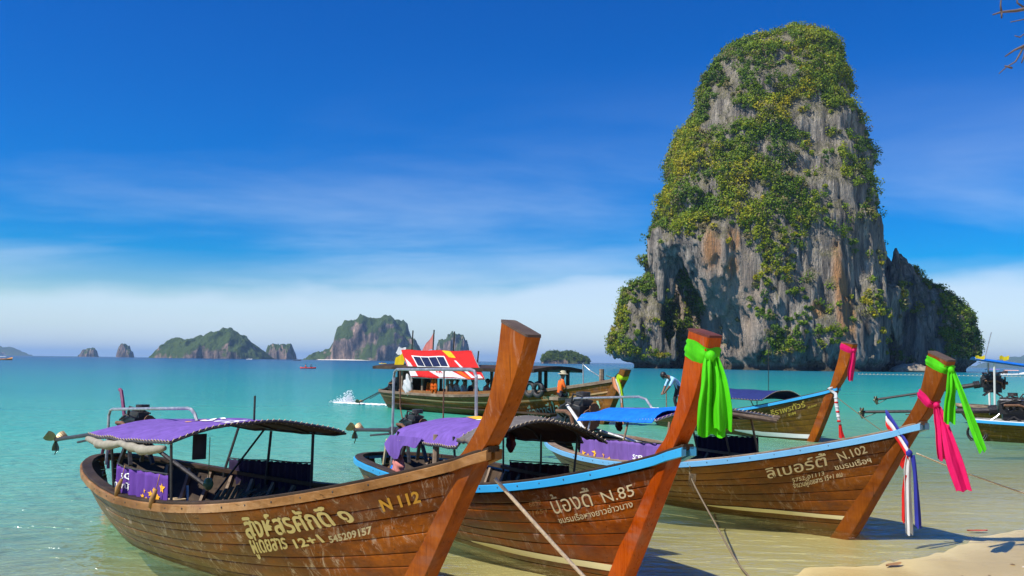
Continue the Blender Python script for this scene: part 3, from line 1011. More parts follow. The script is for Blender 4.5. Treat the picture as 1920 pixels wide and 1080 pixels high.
FIT = dict(
    n112=dict(X=-.171, Y=7.829, th=-.83, L=9.256, B=1.114, zs=.758, zm=.658, zb=1.566, rb=1.249, pz=2.247, ps=1.25, pb=2.597),
    n85=dict(X=1.703, Y=8.909, th=-1.09, L=8.928, B=.926, zs=.619, zm=.685, zb=1.509, rb=1.171, pz=2.478, ps=2.313, pb=2.455),
    n102=dict(X=5.501, Y=12.245, th=-1.12, L=9.415, B=1.484, zs=.752, zm=.569, zb=1.561, rb=1.358, pz=2.053, ps=2.823, pb=2.161),
    n4=dict(X=10.031, Y=28.002, th=-1.082, L=9.299, B=.914, zs=.446, zm=.575, zb=1.638, rb=.981, pz=1.649, ps=2.4, pb=2.209),
    red=dict(X=4.335, Y=35.028, th=-.839, L=16.28, B=1.372, zs=.809, zm=.778, zb=1.762, rb=.994, pz=2.06, ps=2.396, pb=2.185),
    ra=dict(X=24.0, Y=27.0, th=-.36, L=9.4, B=.95, zs=.62, zm=.56, zb=1.55, rb=1.2, pz=2.1, ps=2.4, pb=2.2),
    rb=dict(X=28.2, Y=36.0, th=-.36, L=9.6, B=1.0, zs=.75, zm=.65, zb=1.6, rb=1.2, pz=2.1, ps=2.4, pb=2.2))
ZK = -0.28
RS = 0.7


class Hull:
    def __init__(self, q):
        self.q = q

    def zs(self, s):
        q = self.q
        if s > .35:
            return q['zm'] + (q['zb'] - q['zm']) * ((s - .35) / .65) ** q['pz']
        return q['zm'] + (q['zs'] - q['zm']) * ((.35 - s) / .35) ** 2

    def b(self, s):
        q, sm = self.q, .42
        if s < sm:
            u = s / sm
            return q['B'] * math.sqrt(max(0, 1 - (1 - u) ** q['ps'])) + .065
        v = min(1, (s - sm) / (.967 - sm))
        return q['B'] * (1 - v ** q['pb']) + .065

    def raw(self, s, g, side):
        q = self.q
        zz = self.zs(s)
        z = ZK + (zz - ZK) * g ** 1.15
        e = .42 + .45 * min(1, max(0, (s - .35) / .65)) ** 1.2 + .25 * min(1, max(0, (.3 - s) / .3))
        y = side * self.b(s) * g ** e
        x0 = RS * (1 - g)
        x1 = q['L'] - q['rb'] * (1 - g)
        return Vector((x0 + (x1 - x0) * s - q['L'], y, z))

    def pt(self, s, g, side, off=0.0):
        p = self.raw(s, g, side)
        if off:
            a = self.raw(min(1, s + .004), g, side) - self.raw(max(0, s - .004), g, side)
            c = self.raw(s, g + .01, side) - self.raw(s, max(0.001, g - .01), side)
            n = a.cross(c)
            if n.length > 1e-9:
                n.normalize()
                if n.y * side < 0:
                    n = -n
                p = p + n * off
        return p

    def s_at(self, x):
        """station of the sheer at local x"""
        return max(0, min(1, (x + self.q['L']) / self.q['L']))

    def rail(self, x, side, inset=0.06):
        s = self.s_at(x)
        p = self.raw(s, 1, side)
        return Vector((p.x, p.y - side * inset, p.z))


def glyphs(body, ref='N', bold=0.0):
    c = bpy.data.curves.new('lettering', 'FONT')
    c.resolution_u = 2
    c.offset = bold if ref == 'N' else 0.0
    o = bpy.data.objects.new('lettering', c)
    COL.objects.link(o)
    dg = bpy.context.evaluated_depsgraph_get()
    c.body = ref
    dg.update()
    m = o.evaluated_get(dg).to_mesh()
    hc = max(v.co.y for v in m.vertices)
    o.evaluated_get(dg).to_mesh_clear()
    c.body = body
    c.update_tag()
    dg.update()
    m = o.evaluated_get(dg).to_mesh()
    vs = [(v.co.x, v.co.y) for v in m.vertices]
    fs = [tuple(p.vertices) for p in m.polygons]
    o.evaluated_get(dg).to_mesh_clear()
    bpy.data.objects.remove(o)
    bpy.data.curves.remove(c)
    x0, x1 = min(v[0] for v in vs), max(v[0] for v in vs)
    return [((v[0] - x0) / (x1 - x0), v[1] / hc) for v in vs], fs


def mapped_text(name, body, fn, mat, parent, ref='N', bold=0.0):
    vs, fs = glyphs(body, ref, bold * .9 if ref == 'N' else 0.0)
    mb = MB()
    n_ = max(1, len(body))
    for k, (du, dv) in enumerate(((0, 0), (.45, 0), (-.45, .3), (0, -.5)) if bold > 0 and ref != 'N' else ((0, 0),)):
        mb.add([fn(u + du * bold * 4 / n_, v + dv * bold * 2) + Vector((0, -.0012 * k, .0008 * k)) for u, v in vs], fs)
    return mb.build(name, mat, parent)


TH = 'น'


def hull_text(hull, root, name, body, quad, mat, ref=TH, off=0.007, bold=0.012):
    bl, br, tl, tr = quad

    def fn(u, v):
        s = (bl[0] * (1 - u) + br[0] * u) * (1 - v) + (tl[0] * (1 - u) + tr[0] * u) * v
        g = (bl[1] * (1 - u) + br[1] * u) * (1 - v) + (tl[1] * (1 - u) + tr[1] * u) * v
        return hull.pt(min(s, .999), g, -1, off)
    return mapped_text(name, body, fn, mat, root, ref, bold)


def build_hull(key, label, mat, stem_mat, rub_mat, post, cap_mat, cat='longtail boat', group=None, strakes=9, cap_rail=None, boards=True, inner=None, name='longtail_boat', post_w=0.08, rub_h=0.085):
    q = FIT[key]
    h = Hull(q)
    root = empty(name, (q['X'], q['Y'], 0), q['th'])
    tag(root, label, cat, group)
    ge = [.02 + (.985 - .02) * (k / strakes) ** .86 + (.012 * math.sin(k * 2.3 + len(label)) if 0 < k < strakes else 0) for k in range(strakes + 1)]
    S = [(i / 13) ** 1.7 * .12 for i in range(14)] + [.12 + (.966 - .12) * i / 34 for i in range(1, 35)]
    for side in (-1, 1):
        for k in range(strakes):
            mb = MB()
            rows = []
            for s in S:
                hh = h.zs(s) - ZK
                d = .0055 / hh
                g0, g1 = ge[k], ge[k + 1]
                wob = .0022 * math.sin(s * 23 + k * 2.1)
                gm = (g0 + g1) / 2
                r = [h.pt(s, g0 + d * .5, side, -.022), h.pt(s, g0 + d * .7, side, -.003 + wob), h.pt(s, g0 + d * 1.5, side, wob), h.pt(s, g0 + d * 3, side, wob + .001), h.pt(s, gm, side, .002 + wob), h.pt(s, g1 - d * 3, side, .001 + wob), h.pt(s, g1 - d * 1.5, side, wob), h.pt(s, g1 - d * .7, side, -.003 + wob), h.pt(s, g1 - d * .5, side, -.022)]
                rows.append(r if side < 0 else r[::-1])
            mb.grid(rows)
            mb.build('plank', mat, root, True)
    # inner skin
    mb = MB()
    for side in (-1, 1):
        rows = []
        for s in [.004 + .95 * (i / 30) for i in range(31)]:
            r = [h.pt(s, g, side, -.045) for g in (.01, .15, .3, .5, .7, .85, .995)]
            rows.append(r if side > 0 else r[::-1])
        mb.grid(rows)
    mb.build('inner_skin', inner or DARKW, root, True)
    # gunwale cap and rub rail run round the stern from stem to stem
    path = []
    Sr = [.985 - .985 * (i / 44) for i in range(45)]
    Sr = [s for s in Sr if s > .03] + [.02, .012, .006, .002]
    tip = h.raw(1, 1, 0)
    for sd_ in (-1, 1):
        seg = [tip + Vector((.05, sd_ * .052, .012))] + [h.raw(s, 1, sd_) + Vector((0, sd_ * .030 * max(0, (s - .93) / .055), 0)) for s in Sr]
        path += seg if sd_ < 0 else seg[::-1]

    def sweep(o0, o1, z0, z1, nm, m):
        mb = MB()
        rows = []
        n = len(path)
        for i, p in enumerate(path):
            a, b2 = path[max(i - 1, 0)], path[min(i + 1, n - 1)]
            tdir = (b2 - a)
            out = Vector((-tdir.y, tdir.x, 0)).normalized()
            j = .004 * math.sin(i * 1.7)
            rows.append([p + out * o0 + Vector((0, 0, z0)), p + out * (o1 + j) + Vector((0, 0, z0)), p + out * (o1 + j) + Vector((0, 0, z1 - .008)), p + out * (o1 - .012) + Vector((0, 0, z1)), p + out * o0 + Vector((0, 0, z1))])
        mb.grid(rows, True)
        mb.add(rows[0], [(0, 1, 2, 3, 4)])
        mb.add(rows[-1], [(4, 3, 2, 1, 0)])
        return mb.build(nm, m, root)
    sweep(-.115, .016, .055, .105, 'gunwale', cap_rail or DARKW)
    sweep(-.03, .042, -.008, rub_h - .008, 'rub_rail', rub_mat)
    # bolt heads along the rub rail
    mb = MB()
    for s in [.30 + .66 * i / 17 for i in range(18)]:
        p = h.raw(s, 1, -1)
        mb.ellipsoid((p.x, p.y - .043, p.z + rub_h * .45), (.011, .006, .011), 6, 4)
    tag(mb.build('rail_bolts', DARKM, root), kind='stuff')
    # stem post
    mb = MB()
    fr_, bk = post
    rows = []
    # resample both edges evenly
    F2, B2 = [], []
    for e, outl in ((fr_, F2), (bk, B2)):
        for i in range(len(e) - 1):
            p0, p1, p2, p3 = e[max(i - 1, 0)], e[i], e[i + 1], e[min(i + 2, len(e) - 1)]
            for k in range(4):
                t_ = k / 4
                outl.append(tuple(.5 * ((2 * p1[c]) + (-p0[c] + p2[c]) * t_ + (2 * p0[c] - 5 * p1[c] + 4 * p2[c] - p3[c]) * t_ ** 2 + (-p0[c] + 3 * p1[c] - 3 * p2[c] + p3[c]) * t_ ** 3) for c in (0, 1)))
        outl.append(e[-1])
    n = len(F2)
    for i in range(n):
        f_, b_ = Vector((F2[i][0], 0, F2[i][1])), Vector((B2[i][0], 0, B2[i][1]))
        d = (b_ - f_).normalized()
        w = post_w * (1 + .10 * i / n)
        c_ = .014
        rows.append([f_ + Vector((0, -w + c_, 0)), f_ + d * c_ + Vector((0, -w, 0)), f_ * .5 + b_ * .5 + Vector((0, -w - .004, 0)), b_ - d * c_ + Vector((0, -w, 0)), b_ + Vector((0, -w + c_, 0)), b_ + Vector((0, w - c_, 0)), b_ - d * c_ + Vector((0, w, 0)), f_ * .5 + b_ * .5 + Vector((0, w + .004, 0)), f_ + d * c_ + Vector((0, w, 0)), f_ + Vector((0, w - c_, 0))])
    mb.grid(rows, True)
    mb.add(rows[0], [tuple(range(10))])
    mb.add(rows[-1], [tuple(range(9, -1, -1))])
    stem = mb.build('stem_post', stem_mat, root)
    mb = MB()
    top = rows[-1]
    ctr = sum(top, Vector()) / 10
    mb.grid([[p + (p - ctr) * .02 for p in top], [p + (p - ctr) * .02 + Vector((0, 0, .022)) for p in top]], True)
    mb.add([p + (p - ctr) * .02 + Vector((0, 0, .022)) for p in top], [tuple(range(10))])
    mb.build('post_top', cap_mat, stem)
    # fore deck, floor boards, thwarts and ribs
    mb = MB()
    rows = []
    for s in [.80 + .17 * i / 8 for i in range(9)]:
        a = h.raw(s, .985, -1)
        rows.append([Vector((a.x, -(abs(a.y) - .05), a.z - .05)), Vector((a.x, 0, a.z - .02)), Vector((a.x, abs(a.y) - .05, a.z - .05))])
    mb.grid(rows)
    mb.build('foredeck', DARKW, root)
    if boards:
        for j in range(-3, 4):
            mb = MB()
            yb = j * .17 * q['B'] / .95
            mb.bar((-q['L'] + 1.6 + .3 * abs(j), yb, .12), (-3.6 - .3 * abs(j), yb, .14), .155, .03)
            mb.build('floor_board', BOARD, root)
        for i, s in enumerate((.16, .27, .52, .64)):
            p = h.raw(s, .62, 1)
            mb = MB()
            mb.box((p.x, 0, p.z), (.24, 2 * abs(p.y) - .1, .035))
            mb.build('thwart', BOARD if i < 2 else WEATH, root)
        for side in (1, -1):
            for i in range(13):
                s = .10 + .055 * i
                mb = MB()
                rows = []
                for g in (.15, .35, .55, .75, .9, .99):
                    a, b_ = h.pt(s - .0035, g, side, -.046), h.pt(s + .0035, g, side, -.046)
                    a2, b2 = h.pt(s - .0035, g, side, -.095), h.pt(s + .0035, g, side, -.095)
                    rows.append([a, b_, b2, a2])
                mb.grid(rows, True)
                mb.build('rib', WEATH, root)
    return root, h, rows


def strip_on_hull(h, root, name, pts, width, mat, side=-1, off=.010):
    """painted band following the hull through (s, g) points; width in metres"""
    mb = MB()
    rows = []
    xs = [p[0] for p in pts]
    for i in range(41):
        s = xs[0] + (xs[-1] - xs[0]) * i / 40
        g = float(np.interp(s, xs, [p[1] for p in pts]))
        hh = h.zs(s) - ZK
        w = width * min(1, .25 + i / 12)
        rows.append([h.pt(s, g - w * .5 / hh, side, off), h.pt(s, g, side, off + .002), h.pt(s, g + w * .5 / hh, side, off)])
    mb.grid(rows)
    return mb.build(name, mat, root, True)


def canopy(root, h, x0, x1, ye, ze0, ze1, arch0, arch1, mat, lining, fn_name='canopy', sag=.02, seed=0, hoops=4, frame=DARKM, drop=0.0):
    """arched awning; returns its surface function"""
    def surf(u, v, off=0.0):
        x = x0 + (x1 - x0) * u
        y = -ye + 2 * ye * v
        ze = ze0 + (ze1 - ze0) * u
        ar = arch0 + (arch1 - arch0) * u
        w = (y / ye)
        z = ze + ar * (1 - w * w) - sag * math.sin(math.pi * ((u * (hoops - 1)) % 1.0)) * (1 - .3 * abs(w))
        z += .010 * math.sin(7 * u + 5 * v + seed) + .006 * math.sin(23 * u - 17 * v + seed)
        z -= drop * max(0, abs(w) - .9) * 10
        return Vector((x, y, z + off))
    NU, NV = 34, 22
    for nm, off, m in ((fn_name, .012, mat), ('lining', 0, lining)):
        mb = MB()
        rows = [[surf(i / NU, j / NV, off) for j in range(NV + 1)] for i in range(NU + 1)]
        mb.grid(rows)
        o = mb.build(nm, m, root if nm == fn_name else cv, True)
        if nm == fn_name:
            cv = o
    for k in range(hoops):
        u = k / (hoops - 1)
        mb = MB()
        mb.tube([surf(u, j / 14, -.012) for j in range(15)], .013, 6)
        mb.build('hoop', frame, root)
    for v in (0, 1):
        mb = MB()
        mb.tube([surf(j / 10, v, -.012) for j in range(11)], .014, 6)
        mb.build('edge_pole', frame, root)
    # lacing round the edge
    mb = MB()
    pts = []
    for j in range(61):
        p = surf(j / 60, 0, 0)
        pts.append(p + Vector((0, -.014 if j % 2 else .014, .022 if j % 2 else -.028)))
    mb.tube(pts, .006, 4)
    pts = []
    for j in range(61):
        p = surf(1, j / 60, 0)
        pts.append(p + Vector((.014 if j % 2 else -.014, 0, .022 if j % 2 else -.028)))
    mb.tube(pts, .005, 4)
    tag(mb.build('lacing', ROPE, root), kind='stuff')
    return surf, cv


def post(root, h, x, side, ztop, mat=POLE_D, r=.016, y=None, dx=0, name='canopy_post'):
    p = h.rail(x, side, .10)
    mb = MB()
    yt = y if y is not None else p.y
    mb.tube([(p.x, p.y, p.z - .02), (p.x, p.y, p.z + .06), (p.x + dx, yt, ztop)], r, 7)
    return mb.build(name, mat, root)


def curtain(root, h, x0, x1, side, zt0, zt1, zb, mat, waves=9, amp=.018, name='side_curtain', y=None):
    def surf(u, v, off=0.0):
        x = x0 + (x1 - x0) * u
        yy = h.rail(x, side, .07).y if y is None else y
        zt = zt0 + (zt1 - zt0) * u - .012 * abs(math.sin(u * waves * math.pi))
        z = zb + (zt - zb) * v
        wv = amp * (1.2 - .5 * v) * math.sin(u * waves * 6.283 + .8 * math.sin(v * 2)) + amp * .5 * math.sin(u * 41 + v)
        return Vector((x, yy + wv + side * off, z))
    NU, NV = 60, 8
    mb = MB()
    front = [[surf(i / NU, j / NV, .004) for j in range(NV + 1)] for i in range(NU + 1)]
    back = [[surf(i / NU, j / NV, -.004) for j in range(NV, -1, -1)] for i in range(NU + 1)]
    mb.grid([a + b for a, b in zip(front, back)], True)
    o = mb.build(name, mat, root, True)
    mb = MB()
    mb.tube([surf(u / 8, 1.0, 0) + Vector((0, 0, .012)) for u in range(9)], .010, 6)
    mb.build('curtain_rod', POLE_D, root)
    return surf, o


def star(mb, fn, cu, cv, ru, rv, rot=0):
    pts = []
    for k in range(10):
        a = rot + math.pi * k / 5 + math.pi / 2
        r = 1 if k % 2 == 0 else .52
        pts.append(fn(cu + ru * r * math.cos(a), cv + rv * r * math.sin(a)))
    mb.add([fn(cu, cv)] + pts, [(0, 1 + k, 1 + (k + 1) % 10) for k in range(10)])


def engine(root, x, z, tail, y=0.0, sc=1.0, mat=BLACKM, hose=RUBBER, prop_r=.17, guard=False, tilt=0.0, shaft=1.0):
    """car engine on a pivot with its long drive shaft"""
    T = lambda a, b, c: (x + a * sc, y + b * sc, z + c * sc + a * sc * tilt)
    mb = MB()
    mb.box(T(0, 0, 0), (.62 * sc, .34 * sc, .30 * sc))
    mb.box(T(.02, 0, -.22), (.50 * sc, .24 * sc, .16 * sc))
    for k in range(4):
        mb.tube([T(-.21 + .14 * k, -.16, -.02), T(-.21 + .14 * k, -.27, .06)], .035 * sc, 6)
        mb.box(T(-.21 + .14 * k, .18, .03), (.08 * sc, .05 * sc, .16 * sc))
    mb.tube([T(-.34, 0, -.05), T(-.52, 0, -.08)], .12 * sc, 10)
    eb = mb.build('engine_block', mat, root)
    mb = MB()
    mb.box(T(0, -.01, .20), (.54 * sc, .17 * sc, .09 * sc))
    for k in range(5):
        mb.tube([T(-.22 + .11 * k, -.01, .24), T(-.22 + .11 * k, -.01, .275)], .02 * sc, 6)
    mb.build('valve_cover', DARKM, eb)
    mb = MB()
    mb.tube([T(.34, 0, -.04), T(.37, 0, -.04)], .16 * sc, 14)
    mb.tube([T(.37, .04, .12), T(.40, .04, .12)], .085 * sc, 12)
    mb.tube([T(.38, 0, .0), T(.46, 0, .0)], .05 * sc, 8)
    mb.build('fan_and_pulley', RUST, eb)
    mb = MB()
    mb.tube([T(-.22, -.27, .06), T(.1, -.29, .07), T(.24, -.28, .02), T(.30, -.26, -.2)], .03 * sc, 7)
    mb.build('exhaust_pipe', RUST, eb)
    mb = MB()
    mb.tube([T(.02, .06, .28), T(.02, .06, .36)], .11 * sc, 12)
    mb.build('air_filter', DARKM, eb)
    mb = MB()
    for (a0, b0, c0, a1, b1, c1) in ((.3, -.1, .12, -.28, -.2, .1), (.2, .12, .22, -.3, .05, .16), (-.1, -.2, -.1, .3, -.22, -.02), (.1, -.2, .2, .3, -.12, .3)):
        mb.tube([T(a0, b0, c0), T((a0 + a1) / 2, (b0 + b1) / 2 - .06, (c0 + c1) / 2 + .09), T(a1, b1, c1)], .017 * sc, 6)
    mb.build('engine_hoses', BLACKR, eb)
    # pivot stand
    mb = MB()
    for s in (-1, 1):
        mb.bar(T(-.25, s * .18, -.55 / sc), T(0, s * .14, -.2), .05, .05)
        mb.bar(T(.25, s * .18, -.55 / sc), T(0, s * .14, -.2), .05, .05)
    mb.build('engine_stand', DARKM, root)
    a = Vector(T(-.5, 0, -.08))
    b = Vector(tail)
    mb = MB()
    mb.tube([a, a * .75 + b * .25], .060 * shaft, 8)
    mb.tube([a * .75 + b * .25, b], .033 * shaft, 8)
    mb.tube([a * .8 + b * .2 + Vector((0, 0, -.06)), a * .35 + b * .65 + Vector((0, 0, -.10))], .02, 6)
    sh = mb.build('drive_shaft', DARKM, root)
    d = (b - a).normalized()
    mb = MB()
    sidev = d.cross(Vector((0, 0, 1))).normalized()
    upv = sidev.cross(d)
    mb.tube([b - d * .05, b + d * .10], [.045, .02], 8)
    for k in range(3):
        th = 2.094 * k + .5
        rad = sidev * math.cos(th) + upv * math.sin(th)
        tn = sidev * -math.sin(th) + upv * math.cos(th)
        rows = []
        for i in range(6):
            r_ = .03 + prop_r * i / 5
            w_ = (.045 + .06 * math.sin(math.pi * (i + 1) / 7.5))
            tw = 1.0 - .5 * i / 5
            ax = tn * math.cos(tw) + d * math.sin(tw)
            nn = d * math.cos(tw) - tn * math.sin(tw)
            c_ = b + rad * r_
            rows.append([c_ - ax * w_, c_ + nn * .006, c_ + ax * w_, c_ - nn * .006])
        mb.grid(rows, True)
        mb.add(rows[-1], [(0, 1, 2, 3)])
    mb.build('propeller', BRASS, sh)
    mb = MB()
    if guard:
        mb.tube([b + d * .12, b + d * .02 - upv * .22, b - d * .55], .014, 5)
        mb.tube([b - d * .1, b + d * .02 - upv * .22], .012, 5)
    else:
        mb.tube([b - d * .02, b - d * .03 - upv * .2, b + d * .05 - upv * .26], .010, 5)
    mb.build('skeg', DARKM, sh)
    return eb


def place(o, root):
    o.location = root.location.copy()
    o.rotation_euler = root.rotation_euler.copy()
    return o


# ---- first boat: N 112
POST_A = ([(-1.31, -.30), (-1.02, .10), (-.78, .44), (-.43, .99), (-.08, 1.54), (.09, 1.75), (.28, 2.03), (.44, 2.35), (.53, 2.60)],
          [(-1.62, -.30), (-1.33, .10), (-1.07, .45), (-.74, .97), (-.42, 1.50), (-.27, 1.61), (-.01, 1.94), (.14, 2.34), (.21, 2.73)])
b1, h1, _ = build_hull('n112', 'brown longtail boat numbered N 112 with purple canopy, nearest on the left', VARN, STEM_A, wood('golden_rail', (.12, .05, .01), (.30, .15, .05), (.52, .34, .18), gloss=.5), POST_A, ENDGR, group='longtail boats drawn up at the beach', cap_rail=DARKW)
W1 = [('สิงห์สรศักดิ์ ๑', [(.7181, .7643), (.871, .8253), (.7155, .8968), (.8548, .9131)], LET_A, TH),
      ('ผู้โดยสาร', [(.7228, .6252), (.7808, .674), (.7189, .7408), (.7773, .755)], LET_A, TH),
      ('12+1', [(.7931, .6724), (.8344, .7091), (.7875, .7399), (.8238, .7659)], LET_A, 'N'),
      ('545209157', [(.8418, .699), (.8938, .7358), (.8375, .7449), (.8906, .7825)], LET_B, 'N'),
      ('N 112', [(.9005, .8581), (.9389, .8738), (.8922, .9286), (.9323, .9375)], LET_N, 'N')]
for body, qd, m, ref in W1:
    hull_text(h1, b1, 'lettering', body, qd, m, ref, bold=.048 if ref == TH else .035)
surf, cv = canopy(b1, h1, -6.75, -4.05, 1.12, 1.37, 1.47, .17, .20, PURPLE, LINING, seed=1)
mb = MB()
mb.grid([[surf(.42 + .22 * i / 8, .36 + .05 * j * math.sin(math.pi * (i + 1) / 10), .020) for j in range(2)] for i in range(9)])
mb.build('printed_stripe', PRINT_O, cv)
for k, ch in enumerate(('S', 'C', 'B')):
    mapped_text('printed_letter', ch, lambda u, v, k=k: surf(.62 + .12 * k + .09 * u, .34 + .12 * v, .020), PRINT_W, cv, 'N', .03)
for x_, zt in ((-6.0, 1.40), (-4.12, 1.47)):
    post(b1, h1, x_, -1, zt, y=-1.08)
for x_, zt in ((-6.95, 1.36), (-5.93, 1.38), (-4.78, 1.44)):
    post(b1, h1, x_, 1, zt, y=1.08, r=.02)
mb = MB()
mb.tube([(-6.4, .5, .5), (-5.9, .95, 1.4)], .015, 6)
mb.build('brace', POLE_D, b1)
mb = MB()
mb.tube([(-4.32, 0, 1.60), (-4.32, 0, 1.95)], .014, 6)
mb.build('aerial_pole', POLE_D, b1)
cs, co_ = curtain(b1, h1, -5.82, -4.16, -1, 1.07, 1.10, .72, PURPLE_L, 7)
mapped_text('printed_letters', 'SCB', lambda u, v: cs(.22 + .17 * u, .62 + .20 * v, .010), PRINT_W, co_, 'N', .02)
mapped_text('printed_letters', 'ไทยพาณิชย์', lambda u, v: cs(.06 + .34 * u, .30 + .15 * v, .010), PRINT_W, co_, TH, .01)
mb = MB()
for cu, cvv, r in ((.93, .62, .085), (.82, .50, .055), (.86, .30, .06), (.74, .36, .055), (.66, .42, .045), (.92, .18, .05), (.78, .18, .05), (.70, .18, .04), (.60, .22, .04)):
    star(mb, lambda u, v: cs(u, v, .012), cu, cvv, r * .62, r * 1.9)
tag(mb.build('printed_stars', PRINT_O, co_), kind='stuff')
curtain(b1, h1, -6.9, -4.85, 1, .92, 1.02, .52, PURPLE_D, 14, .014)
# rolled awning hanging under the starboard edge
mb = MB()
pts = [(-6.7 + 2.5 * i / 16, -1.14 + .02 * math.sin(i * 1.3), 1.325 + .07 * i / 16 - .05 * math.sin(math.pi * ((i / 8) % 1))) for i in range(17)]
mb.tube(pts, [.035 + .022 * math.sin(math.pi * ((i / 8) % 1)) + .008 * math.sin(i * 2.7) for i in range(17)], 10)
mb.build('rolled_awning', CREAMC, b1, True)
mb = MB()
mb.tube([(-8.68, -.22, .75), (-8.66, -.22, 1.50), (-8.60, -.22, 1.58), (-8.5, -.22, 1.60), (-5.75, -.22, 1.74), (-5.63, -.22, 1.73), (-5.52, -.22, 1.68), (-5.36, -.22, 1.50)], .022, 8)
mb.build('engine_hoop', STEEL, b1)
engine(b1, -8.05, 1.36, (-12.0, 0, .88), sc=.9)
mb = MB()
mb.tube([(-8.75, .05, 1.45), (-8.86, .05, 1.70), (-8.95, .05, 1.86), (-9.02, .05, 1.88)], .028, 7)
mb.build('coolant_hose', RUBBER, b1)
for dy in (-.05, .06):
    mb = MB()
    mb.tube([(-9.0, dy, 1.15), (-9.3, dy, 1.0), (-9.42, dy, .78), (-9.40, dy, .60)], .026, 7)
    mb.build('coolant_hose', RUBBER, b1)
mb = MB()
mb.tube([(-6.9, .6, .55), (-7.6, .25, .95), (-8.3, .1, 1.2)], .032, 8)
mb.build('tiller_bar', DARKM, b1)
mb = MB()
mb.tube([(-5.2, -.4, .3), (-5.35, -.35, .8)], .018, 6)
mb.tube([(-4.9, -.5, .4), (-4.5, .1, .35)], .012, 6)
mb.build('spare_poles', STEEL, b1)
mb = MB()
rows = [[(-9.0 - .42 * k / 4 - .02 * math.sin(j), -.05 + .1 * (j % 2), -.26 + .30 * j / 4 + .02 * k) for j in range(5)] for k in range(5)]
mb.grid(rows)
mb.grid([[Vector(p) + Vector((0, .03, 0)) for p in r] for r in rows])
mb.build('rudder_fin', simple('orange_antifoul', (0.60, 0.17, 0.04), 0.6, 0, 0.3, 8), b1)

# ---- second boat: N.85
POST_B = ([(-1.30, -.30), (-1.06, -.05), (-.86, .25), (-.49, .87), (-.11, 1.52), (.08, 1.81), (.24, 2.07), (.38, 2.39), (.455, 2.645)],
          [(-1.62, -.30), (-1.36, -.05), (-1.12, .30), (-.78, .90), (-.42, 1.46), (-.22, 1.66), (-.05, 1.95), (.07, 2.36), (.155, 2.72)])
b2, h2, _ = build_hull('n85', 'longtail boat numbered N.85 with bright blue rail and orange prow, in the middle', VARN_B, STEM_B, BLUE, POST_B, ENDRED, group='longtail boats drawn up at the beach')
W2 = [('น้องดี้', [(.8287, .7731), (.8906, .8119), (.8183, .8759), (.8808, .9032)], LET_B, TH, .0),
      ('N.85', [(.9058, .8212), (.9466, .8369), (.8956, .896), (.9382, .9143)], LET_B, 'N', .0),
      ('ชมรมเรือหางยาวอ่าวนาง', [(.8392, .6924), (.9492, .7669), (.8349, .7281), (.9456, .7987)], LET_B, TH, .004),
      ('6852', [(.7829, .843), (.8045, .8595), (.7802, .8855), (.8025, .8956)], LET_F, 'N', 0),
      ('01651', [(.7782, .7629), (.8143, .7899), (.7765, .8064), (.8132, .8213)], LET_F, 'N', 0)]
for body, qd, m, ref, bo in W2:
    hull_text(h2, b2, 'lettering', body, qd, m, ref, bold=bo)
strip_on_hull(h2, b2, 'waterline_stripe', [(.62, .405), (.6879, .4018), (.7521, .3874), (.8968, .365), (.985, .345)], .075, CREAM)
surf, cv = canopy(b2, h2, -5.65, -3.35, .93, 1.33, 1.43, .20, .25, PURPLE, LINING, seed=3, hoops=3, drop=.10)
mb = MB()
mb.grid([[surf(.42 + .26 * i / 8, .36 + .09 * j * math.sin(math.pi * (i + 1) / 10), .020) for j in range(2)] for i in range(9)])
mb.build('printed_stripe', PRINT_O, cv)
for k, ch in enumerate('SCB'):
    mapped_text('printed_letter', ch, lambda u, v, k=k: surf(.68 + .11 * k + .08 * u, .32 + .15 * v, .020), PRINT_W, cv, 'N', .03)
# torn flap hanging from the aft starboard corner
mb = MB()
rows = []
for i in range(13):
    u = i / 12
    rows.append([Vector((-5.70 + 1.25 * u - .02 * j * (1 - u), -.945 - .004 * j - .028 * (j / 7) * math.sin(13 * u + .5), 1.30 + .05 * u - (j / 7) * (.05 + .30 * math.exp(-((u - .28) / .25) ** 2) + .10 * math.exp(-((u - .8) / .15) ** 2)))) for j in range(8)])
mb.grid(rows)
mb.grid([[p + Vector((0, .012, 0)) for p in r] for r in rows])
mb.build('torn_flap', PURPLE, b2, True)
surf2, cv2 = canopy(b2, h2, -3.35, -2.75, .92, 1.43, 1.40, .25, .26, GREYC, LINING, fn_name='front_canopy', seed=5, hoops=3)
for x_, zt in ((-5.55, 1.36), (-3.55, 1.44)):
    post(b2, h2, x_, -1, zt, y=-.88, mat=DARKM)
post(b2, h2, -4.15, -1, 1.42, y=-.86, mat=WOODP, r=.045)
for x_, zt in ((-5.6, 1.36), (-4.4, 1.40), (-3.4, 1.40)):
    post(b2, h2, x_, 1, zt, y=.88)
curtain(b2, h2, -5.5, -3.6, 1, .86, 1.0, .55, MAROON, 8, .03)
mb = MB()
mb.tube([(-7.90, -.1, .45), (-7.90, -.1, 2.10), (-7.86, -.1, 2.20), (-7.75, -.1, 2.24), (-4.75, -.1, 2.28), (-4.62, -.1, 2.26), (-4.55, -.1, 2.18), (-4.53, -.1, 1.55)], .024, 8)
mb.build('engine_hoop', STEEL, b2)
mb = MB()
mb.tube([(-5.7, -.1, 2.26), (-5.7, -.1, 1.5)], .012, 6)
mb.tube([(-7.6, -.1, 2.24), (-7.55, -.1, 1.6), (-7.3, -.1, 1.2)], .012, 6)
mb.build('hanging_rods', RUST, b2)
engine(b2, -7.15, 1.28, (-10.3, 0, 1.02), sc=.85, prop_r=.14)
mb = MB()
mb.tube([(-8.3, -.05, 1.0), (-8.45, -.05, .55)], .03, 6)
mb.build('stern_brace', CREAM, b2)

